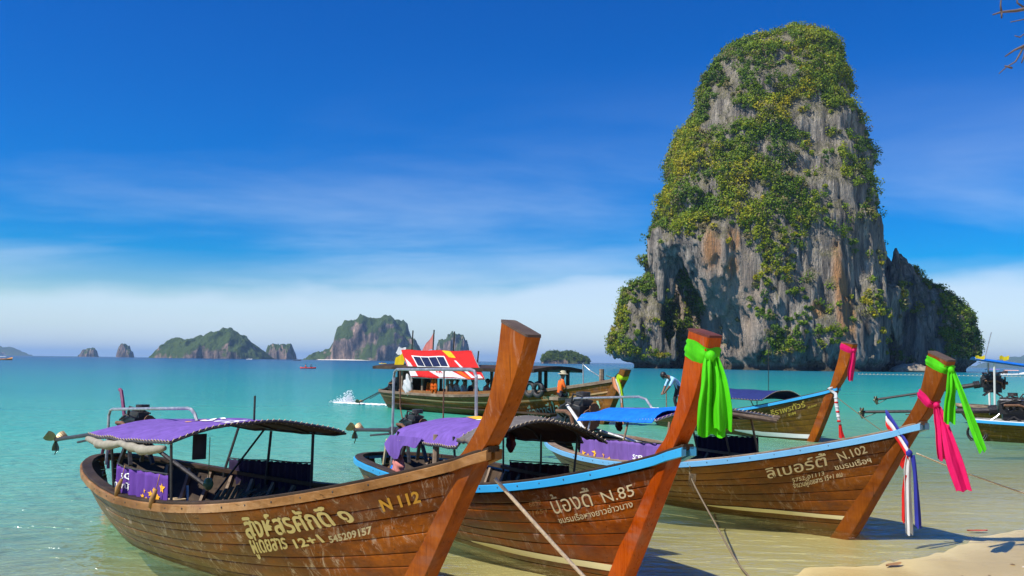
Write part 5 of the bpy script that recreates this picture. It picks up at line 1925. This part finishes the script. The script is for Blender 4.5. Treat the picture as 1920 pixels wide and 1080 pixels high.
def person(label, loc, rz, pose, shirt, trousers=TROUS, skin=SKIN_D, hat=None, scale=1.0, sleeves=True, group=None):
    """pose: dict of joint -> (x forward, y left, z up); one continuous skinned body"""
    J = pose
    names, co_, rad, reg = [], [], [], []

    def jv(n, p, r, g):
        names.append(n)
        co_.append(p)
        rad.append(r)
        reg.append(g)
    jv('pelvis', J['pelvis'], .155, 'T')
    jv('belly', J['belly'], .145, 'S')
    jv('chest', J['chest'], .155, 'S')
    jv('neck', J['neck'], .058, 'K')
    jv('chin', J['chin'], .085, 'K')
    jv('head', J['head'], .100, 'K')
    E = [(0, 1), (1, 2), (2, 3), (3, 4), (4, 5)]
    for s in 'lr':
        i0 = len(names)
        jv('sh' + s, J['sh' + s], .070, 'S')
        jv('el' + s, J['el' + s], .048, 'S' if sleeves else 'K')
        jv('wr' + s, J['wr' + s], .034, 'K')
        E += [(2, i0), (i0, i0 + 1), (i0 + 1, i0 + 2)]
        w, e_ = Vector(J['wr' + s]), Vector(J['el' + s])
        d = (w - e_).normalized()
        sd = d.cross(Vector((0, 0, 1)))
        sd = sd.normalized() if sd.length > .05 else Vector((0, 1, 0))
        nn = d.cross(sd).normalized()
        ip = len(names)
        jv('palm' + s, tuple(w + d * .06), .034, 'K')
        E.append((i0 + 2, ip))
        for k, (o_, ln) in enumerate(((-.03, .062), (-.01, .075), (.01, .07), (.03, .055))):
            a_ = len(names)
            jv('kn', tuple(w + d * .10 + sd * o_), .0095, 'K')
            jv('fi', tuple(w + d * (.10 + ln * .6) + sd * o_ * 1.15 - nn * .03), .0085, 'K')
            E += [(ip, a_), (a_, a_ + 1)]
        a_ = len(names)
        jv('th', tuple(w + d * .07 + sd * .055 - nn * .01), .010, 'K')
        E.append((ip, a_))
        i1 = len(names)
        jv('hip' + s, J['hip' + s], .100, 'T')
        jv('kne' + s, J['kne' + s], .066, 'T')
        jv('ank' + s, J['ank' + s], .042, 'T')
        jv('toe' + s, J['toe' + s], .036, 'K')
        E += [(0, i1), (i1, i1 + 1), (i1 + 1, i1 + 2), (i1 + 2, i1 + 3)]
    me = bpy.data.meshes.new('person_skeleton')
    me.from_pydata([tuple(c) for c in co_], E, [])
    o = bpy.data.objects.new('person_skeleton', me)
    COL.objects.link(o)
    sk = o.modifiers.new('skin', 'SKIN')
    for i, v in enumerate(me.skin_vertices[0].data):
        v.radius = (rad[i], rad[i] * (.8 if reg[i] in 'ST' and names[i] in ('belly', 'chest', 'pelvis') else 1))
        v.use_root = i == 0
    sb = o.modifiers.new('sub', 'SUBSURF')
    sb.levels = sb.render_levels = 1
    dg = bpy.context.evaluated_depsgraph_get()
    dg.update()
    m2 = bpy.data.meshes.new_from_object(o.evaluated_get(dg))
    bpy.data.objects.remove(o)
    for m in (shirt, trousers, skin):
        m2.materials.append(m)
    mats = {'S': 0, 'T': 1, 'K': 2}
    C_ = np.array([tuple(c) for c in co_])
    # region by the nearest bone
    bones = [(np.array(co_[a]), np.array(co_[b_]), reg[b_] if names[b_] not in ('chin',) else 'K') for a, b_ in E]
    idx = []
    for p in m2.polygons:
        c = np.array(p.center)
        best = None
        for a, b_, g in bones:
            ab = b_ - a
            t_ = max(0, min(1, float((c - a) @ ab / max(ab @ ab, 1e-9))))
            dd = np.linalg.norm(c - a - ab * t_)
            if best is None or dd < best[0]:
                best = (dd, g)
        idx.append(mats[best[1]])
    m2.polygons.foreach_set('material_index', idx)
    m2.polygons.foreach_set('use_smooth', [True] * len(idx))
    root = empty('person', loc, rz)
    root.scale = (scale,) * 3
    tag(root, label, 'person', group)
    bo = bpy.data.objects.new('body', m2)
    COL.objects.link(bo)
    bo.parent = root
    hd, ck = Vector(J['head']), Vector(J['chin'])
    upv = (hd - ck).normalized()
    fwd = Vector(J.get('face', (1, 0, 0)))
    fwd = (fwd - upv * fwd.dot(upv)).normalized()
    lf = upv.cross(fwd)
    R_ = Matrix((fwd, lf, upv)).transposed()
    # face: nose, ears, eyes and mouth ride on the head as one child
    mb = MB()
    hc = hd - upv * .02
    mb.ellipsoid(hc + fwd * .105 - upv * .015, (.022, .016, .026), 8, 6, R_)
    for s in (-1, 1):
        mb.ellipsoid(hc + lf * s * .098 - upv * .01, (.022, .012, .032), 8, 6, R_)
    mb.build('face', skin, root, True)
    mb = MB()
    for s in (-1, 1):
        mb.ellipsoid(hc + fwd * .092 + lf * s * .036 + upv * .008, (.012, .014, .008), 8, 5, R_)
    mb.ellipsoid(hc + fwd * .092 - upv * .065, (.01, .026, .006), 8, 5, R_)
    mb.build('eyes_and_mouth', HAIR, root, True)
    mb = MB()
    mb.ellipsoid(hc + upv * .035 - fwd * .022, (.112, .108, .100), 14, 10, R_, .03)
    mb.build('hair', HAIR, root, True)
    if hat is not None:
        mb = MB()
        rows = []
        for rr, zz in ((.0, .155), (.07, .15), (.108, .12), (.122, .05), (.19, .03), (.205, .015), (.19, .018), (.11, .03)):
            rows.append([hc + R_ @ Vector((rr * math.cos(a), rr * math.sin(a), zz)) for a in [2 * math.pi * k / 18 for k in range(18)]])
        mb.grid(rows, True)
        mb.build('hat', hat, root, True)
    return root


def seated(lean=0.06, arms=.25):
    P = dict(pelvis=(0, 0, .10), belly=(.02 + lean * .4, 0, .28), chest=(.03 + lean, 0, .47), neck=(.05 + lean * 1.3, 0, .64), chin=(.075 + lean * 1.4, 0, .72), head=(.08 + lean * 1.4, 0, .82))
    for s, k in (('l', 1), ('r', -1)):
        P['sh' + s] = (.02 + lean, k * .18, .56)
        P['el' + s] = (.10 + lean, k * .23, .33)
        P['wr' + s] = (.10 + arms, k * .14, .26)
        P['hip' + s] = (.04, k * .10, .09)
        P['kne' + s] = (.46, k * .14, .13)
        P['ank' + s] = (.48, k * .13, -.30)
        P['toe' + s] = (.60, k * .14, -.36)
    return P


def at_boat(root, x, y, z):
    return root.matrix_world @ Vector((x, y, z)) if False else (Matrix.Rotation(root.rotation_euler.z, 4, 'Z') @ Vector((x, y, z))) + root.location


# boatman in orange, seated with his back to the beach on the starboard rail
person('person in an orange shirt and khaki hat sitting at the excursion boat rail', at_boat(b5, -2.75, -.75, 1.02), b5.rotation_euler.z + 1.15, seated(.05, .3), SHIRT_O, SHIRT_N, SKIN_D, KHAKI, 1.1)
mb = MB()
mb.box((-2.75, -.60, .95), (.5, .9, .12))
mb.build('bow_bench', WEATH, b5)
# man in the pale blue shirt bending over at the stern of the navy-canopied boat
BEND = dict(pelvis=(-.10, 0, .86), belly=(.02, 0, 1.02), chest=(.20, 0, 1.16), neck=(.37, 0, 1.24), chin=(.45, 0, 1.24), head=(.53, 0, 1.27), face=(.6, 0, -1),
            shl=(.24, .18, 1.16), ell=(.38, .20, .92), wrl=(.50, .10, .72), shr=(.24, -.18, 1.16), elr=(.36, -.22, .90), wrr=(.50, -.10, .70),
            hipl=(-.08, .10, .84), knel=(.00, .12, .46), ankl=(-.10, .12, .08), toel=(.06, .13, .035), hipr=(-.08, -.10, .84), kner=(.06, -.12, .46), ankr=(-.04, -.12, .08), toer=(.12, -.13, .035))
mb = MB()
mb.box((-7.95, .0, .50), (1.0, 1.1, .05))
mb.build('stern_deck', WEATH, b4)
person('person in a pale blue shirt bending over a pole behind the middle boat', at_boat(b4, -7.9, .1, .52), math.radians(195), BEND, SHIRT_B, TROUS, SKIN_D, None, 1.12)
mb = MB()
mb.tube([(-8.45, .0, .45), (-8.50, .02, 1.4)], .022, 6)
o = mb.build('punt_pole', WOODP)
place(o, b4)
tag(o, 'short wooden pole held by the person in the pale blue shirt', 'pole')
# passengers in the shade of the cabin
PX = [(-11.5, -.55, 'dark shirt', SHIRT_N, None), (-10.7, .2, 'white shirt', SHIRT_W, None), (-10.0, -.6, 'white shirt and khaki cap', SHIRT_W, KHAKI), (-9.1, -.6, 'pale shirt', SHIRT_W, None), (-8.4, -.6, 'dark shirt', SHIRT_N, None), (-7.7, -.5, 'pink shirt', SHIRT_P, None), (-5.8, -.5, 'orange vest', SHIRT_O, None)]
PL = ['person in a dark shirt seated nearest the stern of the excursion boat', 'person in a white shirt on the far bench of the excursion boat', 'person in a khaki hat and white shirt seated in the excursion boat', 'person in a pale shirt seated right of the khaki hat in the excursion boat',
      'person in a dark shirt seated amidships in the excursion boat', 'person in a pink shirt seated under the right end of the red awning', 'person in an orange vest seated forward in the excursion boat cabin']
for i, (x_, y_, d_, sh_, ht) in enumerate(PX):
    person(PL[i], at_boat(b5, x_, y_, .66), b5.rotation_euler.z + (.4 if i % 2 else -.3), seated(.02 + .03 * (i % 3)), sh_, TROUS, SKIN, ht, 1.05, True, 'passengers in the excursion boat')
for y_ in (-.62, .2):
    mb = MB()
    mb.box((-8.7, y_, .62), (7.2, .40, .06))
    mb.build('bench', WEATH, b5)

# ------------------------------------------------------------------ things aboard


def thing(root, name, label, cat, mat, fn, group=None, smooth=True):
    mb = MB()
    fn(mb)
    o = mb.build(name, mat, None, smooth)
    place(o, root)
    tag(o, label, cat, group)
    return o


def life_jacket(mb, c, s=1.0):
    x, y, z = c
    for k in (-1, 1):
        mb.ellipsoid((x + k * .13 * s, y, z), (.12 * s, .06, .30 * s), 10, 8)
        mb.ellipsoid((x + k * .10 * s, y, z + .28 * s), (.07 * s, .05, .12 * s), 8, 6)
    for zz in (-.12, .04):
        mb.box((x, y - .055, z + zz * s), (.42 * s, .02, .035))


thing(b5, 'life_jacket', 'orange life jacket hung over the side board below the red awning', 'life jacket', ORAC, lambda mb: life_jacket(mb, (-10.15, -1.42, 1.22), 1.0))
thing(b5, 'life_jacket', 'orange life jacket lying on the bench left of the hung one', 'life jacket', ORAC, lambda mb: life_jacket(mb, (-10.9, -1.15, 1.08), .8))


def bundle(mb, c, r, n, seed):
    rnd = random.Random(seed)
    mb2 = MB()
    mb2.ellipsoid((0, 0, 0), (1, 1, 1), 26, 18)
    for p in mb2.v:
        f = 1 + .22 * math.sin(4 * p[0] + seed) * math.sin(3 * p[2] + 2 * p[1]) + .12 * math.sin(9 * p[2] + 5 * p[0] + seed)
        mb.v.append((c[0] + p[0] * r[0] * f, c[1] + p[1] * r[1] * f, c[2] + p[2] * r[2] * f))
    mb.f.extend(mb2.f)
    mb.mi.extend([0] * len(mb2.f))


thing(b5, 'cloth_bundle', 'white cloth bundle hanging at the stern of the excursion boat', 'cloth', WHITEC, lambda mb: bundle(mb, (-12.4, -1.25, 1.22), (.30, .16, .50), 1, 1))
for k, (x_, lab) in enumerate(((-4.15, 'black tyre fender left of the two before the person in orange'), (-3.65, 'black tyre fender right of the two before the person in orange'))):
    thing(b5, 'tyre_fender', lab, 'tyre', BLACKR, lambda mb: mb.tube([(x_ + .26 * math.cos(a), -1.05, 1.28 + .26 * math.sin(a)) for a in [i * .3307 for i in range(20)]], .09, 8), 'tyres on the excursion boat')
thing(b2, 'towel', 'pink towel draped over the stern rail of boat N.85', 'towel', PINKC, lambda mb: bundle(mb, (-5.55, -.86, .86), (.17, .07, .17), 1, 3))
thing(b2, 'towel', 'crumpled pink cloth lying along the stern rail of boat N.85', 'towel', PINKC, lambda mb: bundle(mb, (-5.75, -.88, .74), (.26, .06, .05), 1, 5))


def tarp(mb):
    rows = [[Vector((-6.5 + 1.9 * i / 14, -.70 + .5 * j / 6, .80 - .06 * j + .03 * math.sin(i * 1.1 + j) - (.2 if j == 0 else 0))) for j in range(7)] for i in range(15)]
    mb.grid(rows)
    mb.grid([[p + Vector((0, 0, -.012)) for p in r] for r in rows])


thing(b2, 'tarpaulin', 'blue tarpaulin spread over the stern benches of boat N.85', 'tarpaulin', BLUEC, tarp)


def tarp3(mb):
    rows = []
    for i in range(17):
        u = i / 16
        row = []
        for j in range(9):
            v = j / 8
            p = Vector((-6.85 + 2.55 * u, -1.36 + .85 * v, 1.33 + .15 * u + .13 * (1 - ((1.36 - .85 * v) / 1.36) ** 2) * 1.3 + .03))
            p.z += .018 * math.sin(5 * u + 9 * v) - (.09 * (1 - v / .15) if v < .15 else 0)
            row.append(p)
        rows.append(row)
    mb.grid(rows)
    mb.grid([[p + Vector((0, 0, -.012)) for p in r] for r in rows])


thing(b3, 'tarpaulin', 'bright blue tarpaulin spread over the purple canopy of boat N.102', 'tarpaulin', BLUEC, tarp3)
thing(b1, 'hanging_cloth', 'small dark cloth hanging under the canopy of boat N 112', 'cloth', SHIRT_N, lambda mb: mb.box((-4.7, -.5, 1.34), (.03, .16, .30)))
thing(b1, 'glass_float', 'pale green glass float hanging in boat N 112', 'float', simple('green_glass', (.35, .45, .16), .1), lambda mb: (mb.ellipsoid((-6.3, .35, .66), (.07, .07, .09), 12, 9), mb.tube([(-6.3, .35, .74), (-6.3, .35, 1.3)], .006, 5)))
thing(b1, 'dry_leaves_bunch', 'bunch of dry brown palm leaves lying in boat N 112', 'leaves', simple('dry_leaf', (.34, .20, .09), .85, 0, .4, 14), lambda mb: [mb.bar((-5.6 + .05 * k, .1 + .05 * (k % 5), .5), (-5.9 + .09 * k, .35 + .04 * (k % 7), .62 + .03 * (k % 4)), .05, .008) for k in range(16)])
for k, (x_, lab) in enumerate(((-5.35, 'brown coconut float hanging on the purple curtain of boat N 112'), (-4.28, 'brown float hanging at the front post of the purple curtain'))):
    thing(b1, 'coconut_float', lab, 'float', simple('coconut_husk', (.30, .16, .05), .85, 0, .3, 20), lambda mb: (mb.tube([(x_, -1.16, .94), (x_ - .02, -1.19, .84), (x_ - .05, -1.19, .74)], [.018, .035, .03], 8), mb.tube([(x_, -1.13, 1.10), (x_, -1.16, .94)], .005, 4)), 'floats on the curtain of boat N 112')
thing(b2, 'maroon_bundle', 'maroon cloth bag hanging under the grey canopy of boat N.85', 'bag', MAROON, lambda mb: bundle(mb, (-5.3, .86, 1.16), (.08, .06, .15), 1, 7))
for k, (x_, lab) in enumerate(((-6.2, 'maroon cloth hanging under the left of the blue tarpaulin'), (-4.4, 'navy cloth hanging under the right of the blue tarpaulin'))):
    thing(b3, 'hanging_cloth', lab, 'cloth', MAROON if k == 0 else NAVYC, lambda mb: bundle(mb, (x_, -.8, 1.24), (.10, .05, .13), 1, 9 + k))

# ------------------------------------------------------------------ mooring ropes


def rope(name, label, pts, r, mat):
    P = []
    pts = [Vector(p) for p in pts]
    n = len(pts)
    for i in range(n - 1):
        p0, p1, p2, p3 = pts[max(i - 1, 0)], pts[i], pts[i + 1], pts[min(i + 2, n - 1)]
        for k in range(8):
            t_ = k / 8
            P.append(.5 * ((2 * p1) + (-p0 + p2) * t_ + (2 * p0 - 5 * p1 + 4 * p2 - p3) * t_ ** 2 + (-p0 + 3 * p1 - 3 * p2 + p3) * t_ ** 3))
    P.append(pts[-1])
    mb = MB()
    mb.tube(P, r, 7)
    o = mb.build(name, mat, None, True)
    tag(o, label, 'rope', 'mooring ropes')
    return o


a_ = at_boat(b1, .0, .06, 1.40)
rope('mooring_rope', 'taut pale rope running from the prow of boat N 112 down past boat N.85', [a_, a_ * .66 + Vector((1.34, 7.6, -.05)) * .34 + Vector((0, 0, -.03)), a_ * .33 + Vector((1.34, 7.6, -.05)) * .67 + Vector((0, 0, -.03)), Vector((1.34, 7.6, -.05))], .017, ROPE)
a_ = at_boat(b3, -3.25, -1.36, .72)
rope('mooring_rope', 'slack brown rope hanging from the side of boat N.102 into the shallows', [a_ + Vector((0, 0, .06)), a_ + Vector((.01, -.05, -.12)), a_ * .55 + Vector((2.72, 10.5, .0)) * .45 + Vector((0, 0, -.10)), Vector((2.72, 10.5, .015)), Vector((2.95, 9.3, .10)), Vector((3.2, 8.2, .28))], .012, ROPE_D)
mb = MB()
for k in range(5):
    mb.tube([a_ + Vector((.01 * k - .02, -.07, -.05)), a_ + Vector((.02 * k - .04, -.09, -.22 - .03 * k)), a_ + Vector((.02 * k, -.08, -.05))], .009, 5)
tag(mb.build('rope_hank', ROPE_D), 'small hank of brown rope on the side of boat N.102', 'rope')
a_ = at_boat(b3, .0, -.10, 1.25)
rope('mooring_rope', 'thin pale rope running right from the bow of boat N.102 to the beach', [a_, Vector((6.3, 12.4, .93)), Vector((7.8, 13.0, .53)), Vector((10.5, 14.0, .25))], .010, ROPE)
a_ = at_boat(b4, .0, -.15, 1.5)
rope('mooring_rope', 'dark line running down from the bow of the navy-canopied boat', [a_, a_ + Vector((.9, -1.0, -.9)), a_ + Vector((1.7, -1.9, -1.6))], .012, ROPE_D)

# ------------------------------------------------------------------ on the water
FOAM = simple('foam', (.86, .88, .90), .6, 0, .06, 9)
mb = MB()
rr_ = random.Random(5)
for k in range(1300):
    u = rr_.random() ** .7
    ang = rr_.uniform(-1.3, .6)
    hgt_ = (1 - u) * rr_.random() ** 1.8 * .75
    c = (-9.0 + ang * u * .9, 51.0 + rr_.uniform(-.6, .6), .02 + hgt_)
    r = rr_.uniform(.006, .022) * (1.2 - .6 * u)
    mb.ellipsoid(c, (r * 1.5, r, r), 5, 4, None, .3)
for k in range(160):
    u = rr_.random()
    c = (-9.6 + 3.4 * u, 50.6 - 2.2 * u + rr_.uniform(-.5, .5), .015)
    r = rr_.uniform(.03, .14)
    mb.ellipsoid(c, (r * 2.2, r, .03), 6, 3, None, .3)
tag(mb.build('spray', FOAM, None, True), 'white spray thrown up behind the excursion boat', 'spray', kind='stuff')

# float line before the tower
fl = empty('float_line', (99, 259, 0))
tag(fl, 'line of small pale floats strung across the water before the tower', 'float line')
FLO = simple('float_paint', (.50, .42, .27), .6, 0, .2, 4)
base_me = None
N_F = 44
for k in range(N_F):
    u = k / (N_F - 1)
    p = (46 * u, -7 * u + 1.2 * math.sin(u * 5), .05)
    if base_me is None:
        mb = MB()
        mb.ellipsoid((0, 0, 0), (.22, .15, .15), 8, 6)
        base_me = mb.mesh('float', FLO, True)
    o = bpy.data.objects.new('float', base_me)
    COL.objects.link(o)
    o.parent = fl
    o.location = p
mb = MB()
mb.tube([(46 * k / 30, -7 * k / 30 + 1.2 * math.sin(k / 6), .0) for k in range(31)], .03, 4)
mb.build('float_rope', ROPE, fl)


def kayak(loc, rz, label, mat, crew, s=1.0, group='kayaks on the open water'):
    e = empty('kayak', loc, rz)
    e.scale = (s,) * 3
    tag(e, label, 'kayak', group)
    mb = MB()
    rows = []
    for i in range(15):
        u = i / 14 * 2 - 1
        w = .38 * max(0, 1 - u * u) ** .6 + .01
        x_ = u * 2.0
        z_ = .25 + .12 * u * u
        rows.append([(x_, w, z_), (x_, w * .7, -.05), (x_, 0, -.12), (x_, -w * .7, -.05), (x_, -w, z_), (x_, -w * .5, z_ + .04), (x_, w * .5, z_ + .04)])
    mb.grid(rows, True)
    mb.build('hull', mat, e, True)
    for k, x_ in enumerate(crew):
        person('paddler %s of the %s' % ('at the back' if k == 0 else 'at the front', label.split(',')[0]), Vector(loc) + Matrix.Rotation(rz, 3, 'Z') @ Vector((x_ * s, 0, .22 * s)), rz, seated(.05), SHIRT_N if k else SHIRT_O, TROUS, SKIN, None, s, True, 'paddlers')
        mb = MB()
        mb.tube([(x_ + .45, -1.0, .9), (x_ + .45, 1.0, .45)], .025, 5)
        mb.ellipsoid((x_ + .45, -1.1, .95), (.03, .22, .09), 8, 5)
        mb.ellipsoid((x_ + .45, 1.1, .40), (.03, .22, .09), 8, 5)
        mb.build('paddle', DARKM, e)
    return e


kayak((-51.5, 231, 0), .15, 'red two-seat kayak, out on the water at left', simple('red_plastic', (.62, .03, .02), .4), (-.7, .6), 1.0)
kayak((-79, 560, 0), -.2, 'yellow kayak, left of the red awning', simple('yellow_plastic', (.75, .50, .02), .4), (-.6, .6), 1.2)


def small_boat(loc, rz, label, hull_m, roof_m, s=1.0):
    e = empty('distant_boat', loc, rz)
    e.scale = (s,) * 3
    tag(e, label, 'boat', 'distant boats')
    mb = MB()
    rows = []
    for i in range(17):
        u = i / 16
        w = .9 * (1 - max(0, u - .35) ** 2 * 2.2) * (.75 + .25 * min(1, u * 4))
        z_ = .7 + 1.3 * max(0, u - .4) ** 2 * 2
        x_ = -4.5 + 9 * u
        rows.append([(x_, max(w, .05), z_), (x_, max(w, .05) * .6, -.15), (x_, -max(w, .05) * .6, -.15), (x_, -max(w, .05), z_)])
    mb.grid(rows, True)
    mb.build('hull', hull_m, e, True)
    mb = MB()
    mb.grid([[(-3.2 + 4.4 * i / 8, -1.0 + 2 * j / 6, 1.75 + .2 * (1 - ((j - 3) / 3) ** 2)) for j in range(7)] for i in range(9)])
    mb.grid([[(-3.2 + 4.4 * i / 8, -1.0 + 2 * j / 6, 1.70 + .2 * (1 - ((j - 3) / 3) ** 2)) for j in range(7)] for i in range(9)])
    mb.build('roof', roof_m, e, True)
    for x_ in (-3, -1, 1):
        for y_ in (-.9, .9):
            mb = MB()
            mb.tube([(x_, y_, .6), (x_, y_, 1.75)], .04, 5)
            mb.build('post', POLE_D, e)
    return e


small_boat((165, 310, 0), .1, 'small longtail boat passing right of the tower', simple('dark_hull', (.06, .04, .03), .6), simple('purple_roof', (.24, .18, .45), .7), 1.0)
small_boat((152, 275, 0), -.1, 'small white launch right of the tower, cut by the blue awning', simple('white_hull', (.78, .76, .72), .5), simple('pink_roof', (.75, .45, .38), .7), .9)
small_boat((-262, 470, 0), .2, 'small boat with orange float at the left edge', simple('orange_hull', (.70, .26, .04), .6), simple('pale_roof', (.6, .6, .6), .7), .9)
small_boat((-306, 1300, 0), .0, 'tiny dark boat before the beach of the flat-topped island', simple('dark_hull_b', (.03, .03, .04), .6), simple('dark_roof', (.05, .05, .06), .7), 1.3)
small_boat((-475, 1650, 0), .0, 'tiny white boat below the right end of the green island', simple('white_hull_b', (.8, .8, .8), .6), simple('white_roof', (.8, .8, .8), .7), 1.2)

# leaves washed up on the sand
LEAFB = simple('fallen_leaf', (.36, .05, .03), .7, 0, .3, 20)
for k, (x_, y_, lab, m_) in enumerate(((6.85, 13.5, 'small red leaf lying in the shallow film of water', LEAFB), (4.62, 11.1, 'thin brown leaf lying on the wet sand', simple('brown_leaf', (.30, .16, .06), .7)))):
    mb = MB()
    rows = []
    for i in range(9):
        u = i / 8 * 2 - 1
        w = .05 * (1 - u * u) + .004
        rows.append([(u * .16, -w, .012 + .01 * u * u), (u * .16, 0, .004), (u * .16, w, .012 + .01 * u * u)])
    mb.grid(rows)
    o = mb.build('fallen_leaf', m_, None, True)
    o.location = (x_, y_, max(0.0, float(sand_z(np.array([x_]), np.array([y_]))[0])) + .012)
    o.rotation_euler = (0, 0, .1 + .5 * k)
    tag(o, lab, 'leaf', 'leaves on the sand')

# bits of shell and leaf strewn over the dry sand
mb = MB()
rd = random.Random(21)
for k in range(420):
    a_, b2_ = rd.uniform(-2, 9), rd.uniform(-4.6, -0.9)
    x_ = SH_P[0] + .8 * a_ + SH_N[0] * b2_
    y_ = SH_P[1] + .6 * a_ + SH_N[1] * b2_
    zz = float(sand_z(np.array([x_]), np.array([y_]))[0])
    r = rd.uniform(.006, .022)
    mb.ellipsoid((x_, y_, zz + r * .3), (r * rd.uniform(1, 2.4), r, r * .5), 5, 4, Matrix.Rotation(rd.uniform(0, 6), 3, 'Z'), .3, k % 2)
tag(mb.build('beach_debris', [simple('shell_bits', (.62, .55, .45), .8), simple('leaf_bits', (.14, .09, .05), .85)]), 'bits of shell and dry leaf strewn on the sand', 'debris', kind='stuff')

# ------------------------------------------------------------------ bare tree leaning in from the right
tr_ = empty('bare_tree', (10.2, 12.6, float(sand_z(np.array([10.2]), np.array([12.6]))[0]) - .05))
tag(tr_, 'leafless tree whose bare twigs reach in at the top right corner', 'tree')
TB = simple('pale_bark', (.105, .080, .070), .9, 0, .4, 14, .4)
o0 = Vector(tr_.location)
mb = MB()
mb.tube([(0, 0, 0), (-.15, .0, 1.6), (-.1, -.1, 3.2), (-.5, -.2, 4.8), (-.9, -.3, 6.0)], [.20, .17, .14, .11, .07], 9)
mb.build('trunk', TB, tr_, True)
BR = [[(9.5, 12.4, 5.5), (8.2, 12.1, 6.9), (6.95, 12, 7.28), (6.82, 12, 7.25), (6.62, 12, 7.23), (6.50, 12, 7.19)],
      [(8.2, 12.1, 6.9), (7.3, 12, 7.0), (6.92, 12, 7.13), (6.74, 12, 7.09)],
      [(6.94, 12, 7.29), (6.84, 12, 7.36), (6.83, 12, 7.55)], [(6.62, 12, 7.23), (6.61, 12, 7.32), (6.63, 12, 7.5)], [(6.62, 12, 7.23), (6.62, 12, 7.14)],
      [(9.5, 12.4, 5.5), (8.0, 12.0, 6.6), (7.1, 12, 6.84), (6.91, 12, 6.76), (6.78, 12, 6.70), (6.65, 12, 6.61)],
      [(6.91, 12, 6.76), (6.86, 12, 6.66), (6.79, 12, 6.54), (6.66, 12, 6.46), (6.56, 12, 6.37)],
      [(7.1, 12, 6.84), (6.95, 12, 6.95), (6.86, 12, 6.88), (6.79, 12, 6.90)], [(6.95, 12, 6.78), (6.90, 12, 6.60), (6.87, 12, 6.52)],
      [(6.74, 12, 6.45), (6.64, 12, 6.48)], [(9.3, 12.3, 5.2), (9.0, 11.2, 6.6), (8.6, 10.6, 7.6)], [(9.4, 12.3, 5.6), (10.4, 12.8, 7.0), (11.2, 13.2, 8.0)]]
for bpts in BR:
    mb = MB()
    n = len(bpts)
    r0_ = .055 if bpts[0][0] > 8.9 else .016
    mb.tube([Vector(p) - o0 for p in bpts], [r0_ * .7 * (1 - i / n) ** 1.2 + .0045 for i in range(n)], 6)
    mb.build('branch', TB, tr_, True)
# ------------------------------------------------------------------ the hazy air
t = NT('haze_air')
t.t.nodes.remove(t.b)
pv = t.n('ShaderNodeVolumePrincipled')
pv.inputs['Color'].default_value = (0.42, 0.68, 1.0, 1)
pv.inputs['Density'].default_value = 7.0e-5
pv.inputs['Anisotropy'].default_value = 0.1
t.l(pv.outputs[0], t.out.inputs['Volume'])
mb = MB()
mb.box((0, 0, 0), (70000, 70000, 225))
hz = mb.build('haze', t.m)
hz.location = (0, 0, 225 / 2 - 9.5)
hz["kind"] = "stuff"
